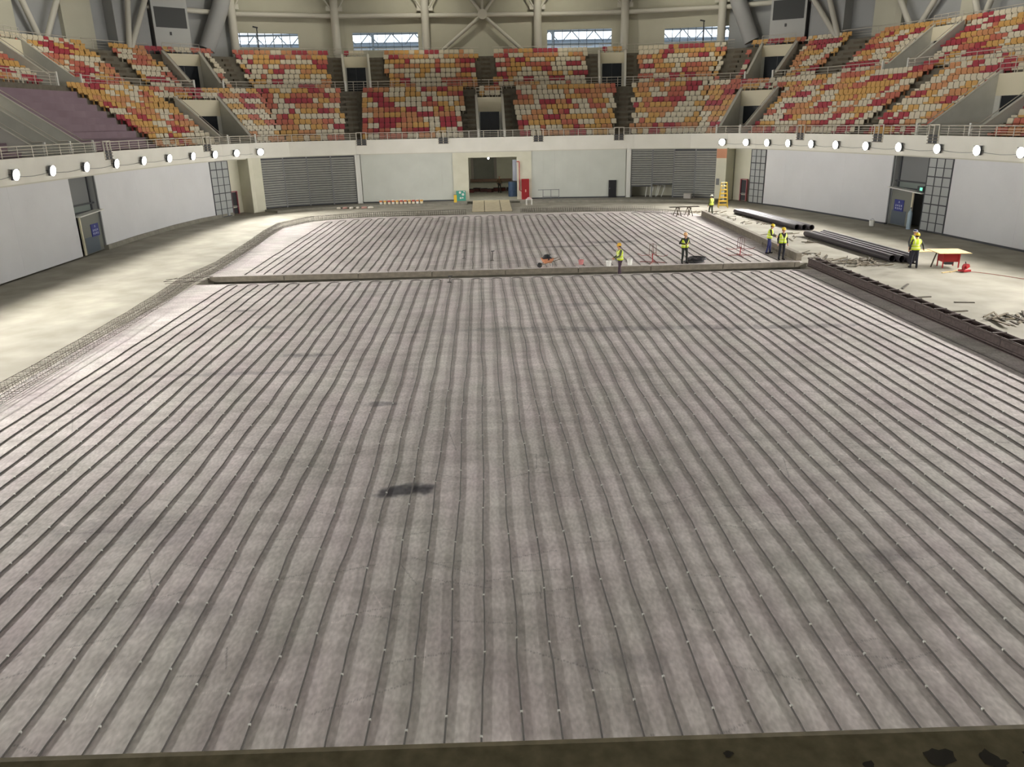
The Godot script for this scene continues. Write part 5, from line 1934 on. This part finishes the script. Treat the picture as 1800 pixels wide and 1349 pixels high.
# ------------------------------------------------------------------ people
class Field:
	var h := 0.022
	var org := Vector3.ZERO
	var nx := 0
	var ny := 0
	var nz := 0
	var f := PackedFloat32Array()
	var best := PackedFloat32Array()
	var id := PackedByteArray()

	func setup(lo: Vector3, hi: Vector3, cell: float) -> void:
		h = cell
		org = lo
		nx = int((hi.x - lo.x) / h) + 2
		ny = int((hi.y - lo.y) / h) + 2
		nz = int((hi.z - lo.z) / h) + 2
		f.resize(nx * ny * nz)
		f.fill(1.0)
		best.resize(nx * ny * nz)
		best.fill(1.0)
		id.resize(nx * ny * nz)

	func bone(a: Vector3, b: Vector3, ra: float, rb: float, c: int, k := 0.03, sq := Vector3.ONE) -> void:
		# capsule that tapers from ra to rb; sq squashes space about the bone
		var m := maxf(ra, rb) + 0.1
		var lo := Vector3(minf(a.x, b.x), minf(a.y, b.y), minf(a.z, b.z)) - Vector3.ONE * m
		var hi := Vector3(maxf(a.x, b.x), maxf(a.y, b.y), maxf(a.z, b.z)) + Vector3.ONE * m
		var i0 := maxi(int((lo.x - org.x) / h), 0)
		var i1 := mini(int((hi.x - org.x) / h) + 1, nx - 1)
		var j0 := maxi(int((lo.y - org.y) / h), 0)
		var j1 := mini(int((hi.y - org.y) / h) + 1, ny - 1)
		var k0 := maxi(int((lo.z - org.z) / h), 0)
		var k1 := mini(int((hi.z - org.z) / h) + 1, nz - 1)
		var ab := (b - a) * sq
		var l2 := maxf(ab.length_squared(), 1e-8)
		for kk in range(k0, k1 + 1):
			for jj in range(j0, j1 + 1):
				for ii in range(i0, i1 + 1):
					var p := (org + Vector3(ii, jj, kk) * h - a) * sq
					var t := clampf(p.dot(ab) / l2, 0.0, 1.0)
					var d := (p - ab * t).length() - lerpf(ra, rb, t)
					var x := (kk * ny + jj) * nx + ii
					if d < best[x]:
						best[x] = d
						id[x] = c
					var o := f[x]
					var e := maxf(k - absf(o - d), 0.0) / k
					f[x] = minf(o, d) - e * e * k * 0.25

	func mesh_into(st: SurfaceTool, cols: Array, xf := Transform3D()) -> void:
		var vid := {}
		var pos: Array[Vector3] = []
		var nor: Array[Vector3] = []
		var col: Array[Color] = []
		for kk in nz - 1:
			for jj in ny - 1:
				for ii in nx - 1:
					var b := (kk * ny + jj) * nx + ii
					var neg := 0
					var corner := [b, b + 1, b + nx, b + nx + 1, b + nx * ny, b + nx * ny + 1, b + nx * ny + nx, b + nx * ny + nx + 1]
					for c in 8:
						if f[corner[c]] < 0.0:
							neg += 1
					if neg == 0 or neg == 8:
						continue
					var sum := Vector3.ZERO
					var n := 0
					for e in [[0, 1], [2, 3], [4, 5], [6, 7], [0, 2], [1, 3], [4, 6], [5, 7], [0, 4], [1, 5], [2, 6], [3, 7]]:
						var fa := f[corner[e[0]]]
						var fb := f[corner[e[1]]]
						if (fa < 0.0) != (fb < 0.0):
							var t := fa / (fa - fb)
							var pa := Vector3(e[0] & 1, (e[0] >> 1) & 1, (e[0] >> 2) & 1)
							var pb := Vector3(e[1] & 1, (e[1] >> 1) & 1, (e[1] >> 2) & 1)
							sum += pa.lerp(pb, t)
							n += 1
					vid[b] = pos.size()
					pos.append(org + (Vector3(ii, jj, kk) + sum / n) * h)
					nor.append(Vector3(f[corner[1]] - f[corner[0]] + f[corner[7]] - f[corner[6]], f[corner[2]] - f[corner[0]] + f[corner[7]] - f[corner[5]], f[corner[4]] - f[corner[0]] + f[corner[7]] - f[corner[3]]).normalized())
					col.append(cols[id[b]])
		var emit := func(q: Array) -> void:
			for t in [[0, 1, 2], [0, 2, 3]]:
				var v := [q[t[0]], q[t[1]], q[t[2]]]
				if (pos[v[1]] - pos[v[0]]).cross(pos[v[2]] - pos[v[0]]).dot(nor[v[0]]) > 0.0:
					v = [v[0], v[2], v[1]]
				for w in v:
					st.set_color(col[w])
					st.set_normal(xf.basis * nor[w])
					st.set_uv(Vector2.ZERO)
					st.add_vertex(xf * pos[w])
		var sy := nx
		var sz := nx * ny
		for b in vid.keys():
			for ax in [[1, sy, sz], [sy, 1, sz], [sz, 1, sy]]:
				if (f[b] < 0.0) != (f[b + ax[0]] < 0.0):
					var q := [b, b - ax[1], b - ax[1] - ax[2], b - ax[2]]
					var ok := true
					for w in q:
						if not vid.has(w):
							ok = false
					if ok:
						emit.call([vid[q[0]], vid[q[1]], vid[q[2]], vid[q[3]]])

func finger(st: SurfaceTool, pts: Array, r: float, c: Color) -> void:
	st.set_color(c)
	tube(st, pts, r, 6, r * 0.8)

func person(label: String, xf: Transform3D, o: Dictionary) -> void:
	# local frame: the person faces +z, y up; the person's own left is +x
	var t := thing("person", label, "person", xf)
	var hgt: float = o.get("height", 1.72)
	var k := hgt / 1.72
	var skin := rgb8(196, 146, 118).srgb_to_linear()
	var shirt: Color = o.get("shirt", rgb8(40, 42, 44)).srgb_to_linear()
	var pants: Color = o.get("pants", rgb8(34, 36, 42)).srgb_to_linear()
	var shoe: Color = o.get("shoe", rgb8(30, 28, 28)).srgb_to_linear()
	var hair := rgb8(24, 20, 18).srgb_to_linear()
	var lip := rgb8(150, 90, 80).srgb_to_linear()
	var cols := [skin, shirt, pants, shoe, hair, lip]
	var lean: float = o.get("lean", 0.0)          # forward bend at the hip, radians
	var turn: float = o.get("head_turn", 0.0)
	var nod: float = o.get("nod", 0.0)
	var hip := Vector3(0, 0.92, 0)
	var up := Basis(Vector3.RIGHT, lean)
	var J := func(x: float, y: float, z: float) -> Vector3:
		return hip + up * Vector3(x, y - 0.92, z)
	var fl := Field.new()
	fl.setup(Vector3(-0.62, -0.02, -0.45), Vector3(0.62, 1.86, 0.7), 0.021)
	# torso
	fl.bone(J.call(-0.075, 0.97, 0), J.call(0.075, 0.97, 0), 0.125, 0.125, 2)
	fl.bone(J.call(0, 1.0, 0), J.call(0, 1.2, 0.005), 0.13, 0.14, 1, 0.04)
	fl.bone(J.call(-0.09, 1.3, 0.0), J.call(0.09, 1.3, 0.0), 0.125, 0.125, 1, 0.06)
	fl.bone(J.call(-0.15, 1.405, -0.01), J.call(0.15, 1.405, -0.01), 0.06, 0.06, 1, 0.06)
	fl.bone(J.call(0, 1.42, -0.005), J.call(0, 1.51, 0.01), 0.055, 0.052, 0, 0.03)
	# legs
	var st0: Array = o.get("feet", [[0.11, 0.02], [-0.11, -0.02]])
	for i in 2:
		var sx := 1.0 if i == 0 else -1.0
		var foot := Vector3(st0[i][0], 0.09, st0[i][1])
		var hp := hip + Vector3(sx * 0.09, 0.0, 0)
		var knee := hp.lerp(foot, 0.5) + Vector3(sx * 0.01, 0.02, 0.035)
		fl.bone(hp, knee, 0.092, 0.064, 2, 0.035)
		fl.bone(knee, foot, 0.064, 0.05, 2, 0.02)
		fl.bone(foot + Vector3(0, -0.045, -0.03), foot + Vector3(sx * 0.03, -0.05, 0.13), 0.045, 0.038, 3, 0.02)
	# arms: elbow and wrist in the local frame
	var arms: Array = o.get("arms", [[[0.26, 1.14, -0.03], [0.27, 0.9, 0.04]], [[-0.26, 1.14, -0.03], [-0.27, 0.9, 0.04]]])
	var hands := []
	for i in 2:
		var sx := 1.0 if i == 0 else -1.0
		var sh: Vector3 = J.call(sx * 0.19, 1.395, -0.01)
		var el := Vector3(arms[i][0][0], arms[i][0][1], arms[i][0][2])
		var wr := Vector3(arms[i][1][0], arms[i][1][1], arms[i][1][2])
		fl.bone(sh, el, 0.057, 0.046, 1, 0.03)
		fl.bone(el, wr, 0.046, 0.034, 1, 0.02)
		var d := (wr - el).normalized()
		fl.bone(wr, wr + d * 0.08, 0.03, 0.034, 0, 0.02)
		hands.append([wr, d, sx])
	# head
	var hb := up * Basis(Vector3.UP, turn) * Basis(Vector3.RIGHT, nod)
	var hc: Vector3 = J.call(0, 1.61, 0.02)
	var H := func(x: float, y: float, z: float) -> Vector3:
		return hc + hb * Vector3(x, y, z)
	fl.bone(H.call(0, 0.025, -0.015), H.call(0, 0.03, 0.0), 0.088, 0.086, 4, 0.02)
	fl.bone(H.call(0, 0.0, 0.02), H.call(0, -0.07, 0.035), 0.076, 0.048, 0, 0.03)
	fl.bone(H.call(0, -0.005, 0.095), H.call(0, -0.03, 0.112), 0.012, 0.016, 0, 0.015)
	fl.bone(H.call(-0.022, -0.062, 0.088), H.call(0.022, -0.062, 0.088), 0.008, 0.008, 5, 0.006)
	for sx in [-1.0, 1.0]:
		fl.bone(H.call(sx * 0.082, -0.01, -0.005), H.call(sx * 0.086, -0.035, 0.0), 0.016, 0.012, 0, 0.012)
		fl.bone(H.call(sx * 0.03, 0.012, 0.088), H.call(sx * 0.034, 0.012, 0.087), 0.009, 0.009, 4, 0.004)
	var st := begin()
	var sc := Transform3D(Basis().scaled(Vector3.ONE * k), Vector3.ZERO)
	fl.mesh_into(st, cols, sc)
	# fingers, curled a little, thumb off the side of the palm
	for hd in hands:
		var d: Vector3 = hd[1]
		var side := d.cross(Vector3(0, 0, 1)) if absf(d.z) < 0.8 else d.cross(Vector3.UP)
		side = Vector3(0, 0, 1) - d * d.z if absf(d.z) < 0.8 else Vector3(1, 0, 0) - d * d.x
		side = side.normalized()
		var palm: Vector3 = d.cross(side).normalized() * -hd[2]
		var root: Vector3 = hd[0] + d * 0.085
		for q in 4:
			var b0: Vector3 = root + side * (0.027 - 0.018 * q)
			var fl_len: float = [0.068, 0.078, 0.072, 0.056][q]
			finger(st, [b0 * k, (b0 + d * fl_len * 0.5 + palm * 0.008) * k, (b0 + d * fl_len * 0.9 + palm * 0.032) * k], 0.0085 * k, skin)
		var tb: Vector3 = hd[0] + d * 0.035 + side * 0.028
		finger(st, [tb * k, (tb + d * 0.03 + side * 0.025) * k, (tb + d * 0.058 + side * 0.026 + palm * 0.012) * k], 0.0095 * k, skin)
	var bm := mat(Color.WHITE, 0.85)
	bm.vertex_color_use_as_albedo = true
	obj("body", st, bm, t)
	# vest
	if o.get("vest", true):
		var vf := Field.new()
		vf.setup(Vector3(-0.34, 0.84, -0.35), Vector3(0.34, 1.52, 0.45), 0.02)
		vf.bone(J.call(-0.075, 0.99, 0), J.call(0.075, 0.99, 0), 0.146, 0.146, 0)
		vf.bone(J.call(0, 1.0, 0), J.call(0, 1.2, 0.005), 0.152, 0.162, 0, 0.04)
		vf.bone(J.call(-0.085, 1.3, 0.0), J.call(0.085, 1.3, 0.0), 0.146, 0.146, 0, 0.06)
		vf.bone(J.call(-0.13, 1.405, -0.01), J.call(0.13, 1.405, -0.01), 0.072, 0.072, 0, 0.06)
		var inv := up.inverse()
		for kk in vf.nz:
			for jj in vf.ny:
				for ii in vf.nx:
					var x := (kk * vf.ny + jj) * vf.nx + ii
					var p := inv * (vf.org + Vector3(ii, jj, kk) * vf.h - hip) + Vector3(0, 0.92, 0)
					# hem, neck opening and, if open, a gap down the front
					var cut := maxf(0.92 - p.y, p.y - 1.47)
					if p.z > 0.0:
						var vneck: float = maxf(0.0, (p.y - o.get("neck", 1.28)) * 0.55)
						var gap: float = o.get("open", 0.0) + vneck
						if gap > 0.0:
							cut = maxf(cut, gap - absf(p.x))
					vf.f[x] = maxf(vf.f[x], cut)
					# reflective bands
					vf.id[x] = 1 if (absf(p.y - 1.03) < 0.024 or absf(p.y - 1.17) < 0.024 or (absf(absf(p.x) - 0.1) < 0.022 and p.y > 1.17)) else 0
		st = begin()
		vf.mesh_into(st, [rgb8(206, 226, 54).srgb_to_linear(), rgb8(226, 232, 170).srgb_to_linear()], sc)
		var vm := mat(Color.WHITE, 0.7)
		vm.vertex_color_use_as_albedo = true
		obj("vest", st, vm, t)
	# helmet or cap
	var hat: Color = o.get("hat", rgb8(228, 196, 48))
	st = begin()
	var hx := Transform3D(sc.basis * hb, sc * (H.call(0, 0.055, -0.008)))
	if o.get("cap", false):
		lathe(st, [[0.1, -0.02], [0.106, 0.02], [0.1, 0.05], [0.07, 0.085], [0.0, 0.095]], 18)
	else:
		lathe(st, [[0.128, -0.012], [0.13, -0.004], [0.112, 0.008], [0.11, 0.05], [0.092, 0.09], [0.055, 0.115], [0.0, 0.122]], 18)
		box(st, Vector3(0, 0.1, 0), Vector3(0.03, 0.05, 0.13))
	box(st, Vector3(0, -0.008, 0.12), Vector3(0.15, 0.012, 0.07), Basis(Vector3.RIGHT, 0.15))
	var hat_o := obj("cap" if o.get("cap", false) else "hard_hat", st, mat(hat, 0.4), t, hx)
	if o.get("cap", false):
		st = begin()
		lathe(st, [[0.103, -0.022], [0.109, -0.004], [0.108, 0.016], [0.1, 0.016]], 18)
		obj("white_band", st, M.white, hat_o)

func make_people() -> void:
	person("worker at the saw bench with back turned, yellow hard hat, dark trousers, arm held out", turned(Vector3(22.5, -0.02, -39.4), 172.0), {"height": 1.78, "pants": rgb8(40, 42, 50), "shirt": rgb8(62, 62, 60), "feet": [[0.12, 0.05], [-0.14, -0.05]], "arms": [[[0.27, 1.15, -0.02], [0.25, 0.92, 0.12]], [[-0.33, 1.18, 0.0], [-0.42, 0.96, 0.1]]], "head_turn": -0.3})
	person("person in a navy cap with white band, standing behind the worker at the saw bench", turned(Vector3(23.02, -0.02, -40.6), 12.0), {"height": 1.8, "cap": true, "hat": rgb8(40, 44, 92), "pants": rgb8(50, 52, 60), "shirt": rgb8(70, 72, 78)})
	person("worker in black with open yellow vest and yellow hard hat, facing the trench", turned(Vector3(16.72, 0.0, -42.75), 4.0), {"height": 1.76, "open": 0.02, "neck": 1.22, "pants": rgb8(30, 31, 40), "shirt": rgb8(34, 34, 36), "feet": [[0.09, 0.03], [-0.12, -0.02]]})
	person("worker in navy trousers turned sideways to the companion in black, yellow hard hat", turned(Vector3(16.75, 0.0, -44.9), 70.0), {"height": 1.7, "lean": 0.14, "nod": 0.3, "pants": rgb8(48, 50, 100), "shirt": rgb8(56, 52, 50), "feet": [[0.1, 0.1], [-0.1, -0.1]], "arms": [[[0.27, 1.14, 0.12], [0.2, 1.06, 0.36]], [[-0.27, 1.14, 0.12], [-0.2, 1.04, 0.34]]]})
	person("worker in black with peach hard hat, hands raised, beside the hose coil", turned(Vector3(11.1, 0.0, -42.35), 14.0), {"height": 1.66, "hat": rgb8(232, 184, 130), "open": 0.035, "neck": 1.15, "pants": rgb8(36, 40, 38), "shirt": rgb8(38, 40, 36), "feet": [[0.13, 0.03], [-0.13, -0.02]], "arms": [[[0.3, 1.16, -0.03], [0.13, 1.19, 0.2]], [[-0.32, 1.17, -0.04], [-0.1, 1.14, 0.2]]]})
	person("worker in profile at the cross trench, forearm stretched out, purple trousers", turned(Vector3(7.15, -0.3, -40.3), -82.0), {"height": 1.78, "hat": rgb8(226, 176, 52), "pants": rgb8(70, 54, 66), "shirt": rgb8(86, 92, 74), "lean": 0.08, "feet": [[0.1, 0.08], [-0.1, -0.08]], "arms": [[[0.24, 1.16, 0.1], [0.2, 1.04, 0.34]], [[-0.25, 1.14, 0.04], [-0.22, 1.0, 0.28]]]})
	person("worker in a white hard hat walking along the kerb by the saw horses", turned(Vector3(18.75, -0.02, -63.9), 205.0), {"height": 1.68, "hat": rgb8(232, 232, 214), "pants": rgb8(56, 62, 48), "shirt": rgb8(96, 100, 60), "feet": [[0.1, 0.1], [-0.1, -0.12]]})
	person("person in dark brown clothes walking in the passage behind the ramp, no vest", turned(Vector3(1.87, 0.22, -88.3), 20.0), {"height": 1.72, "vest": false, "cap": true, "hat": rgb8(150, 110, 80), "pants": rgb8(40, 34, 30), "shirt": rgb8(96, 74, 52), "feet": [[0.08, 0.1], [-0.08, -0.1]]})
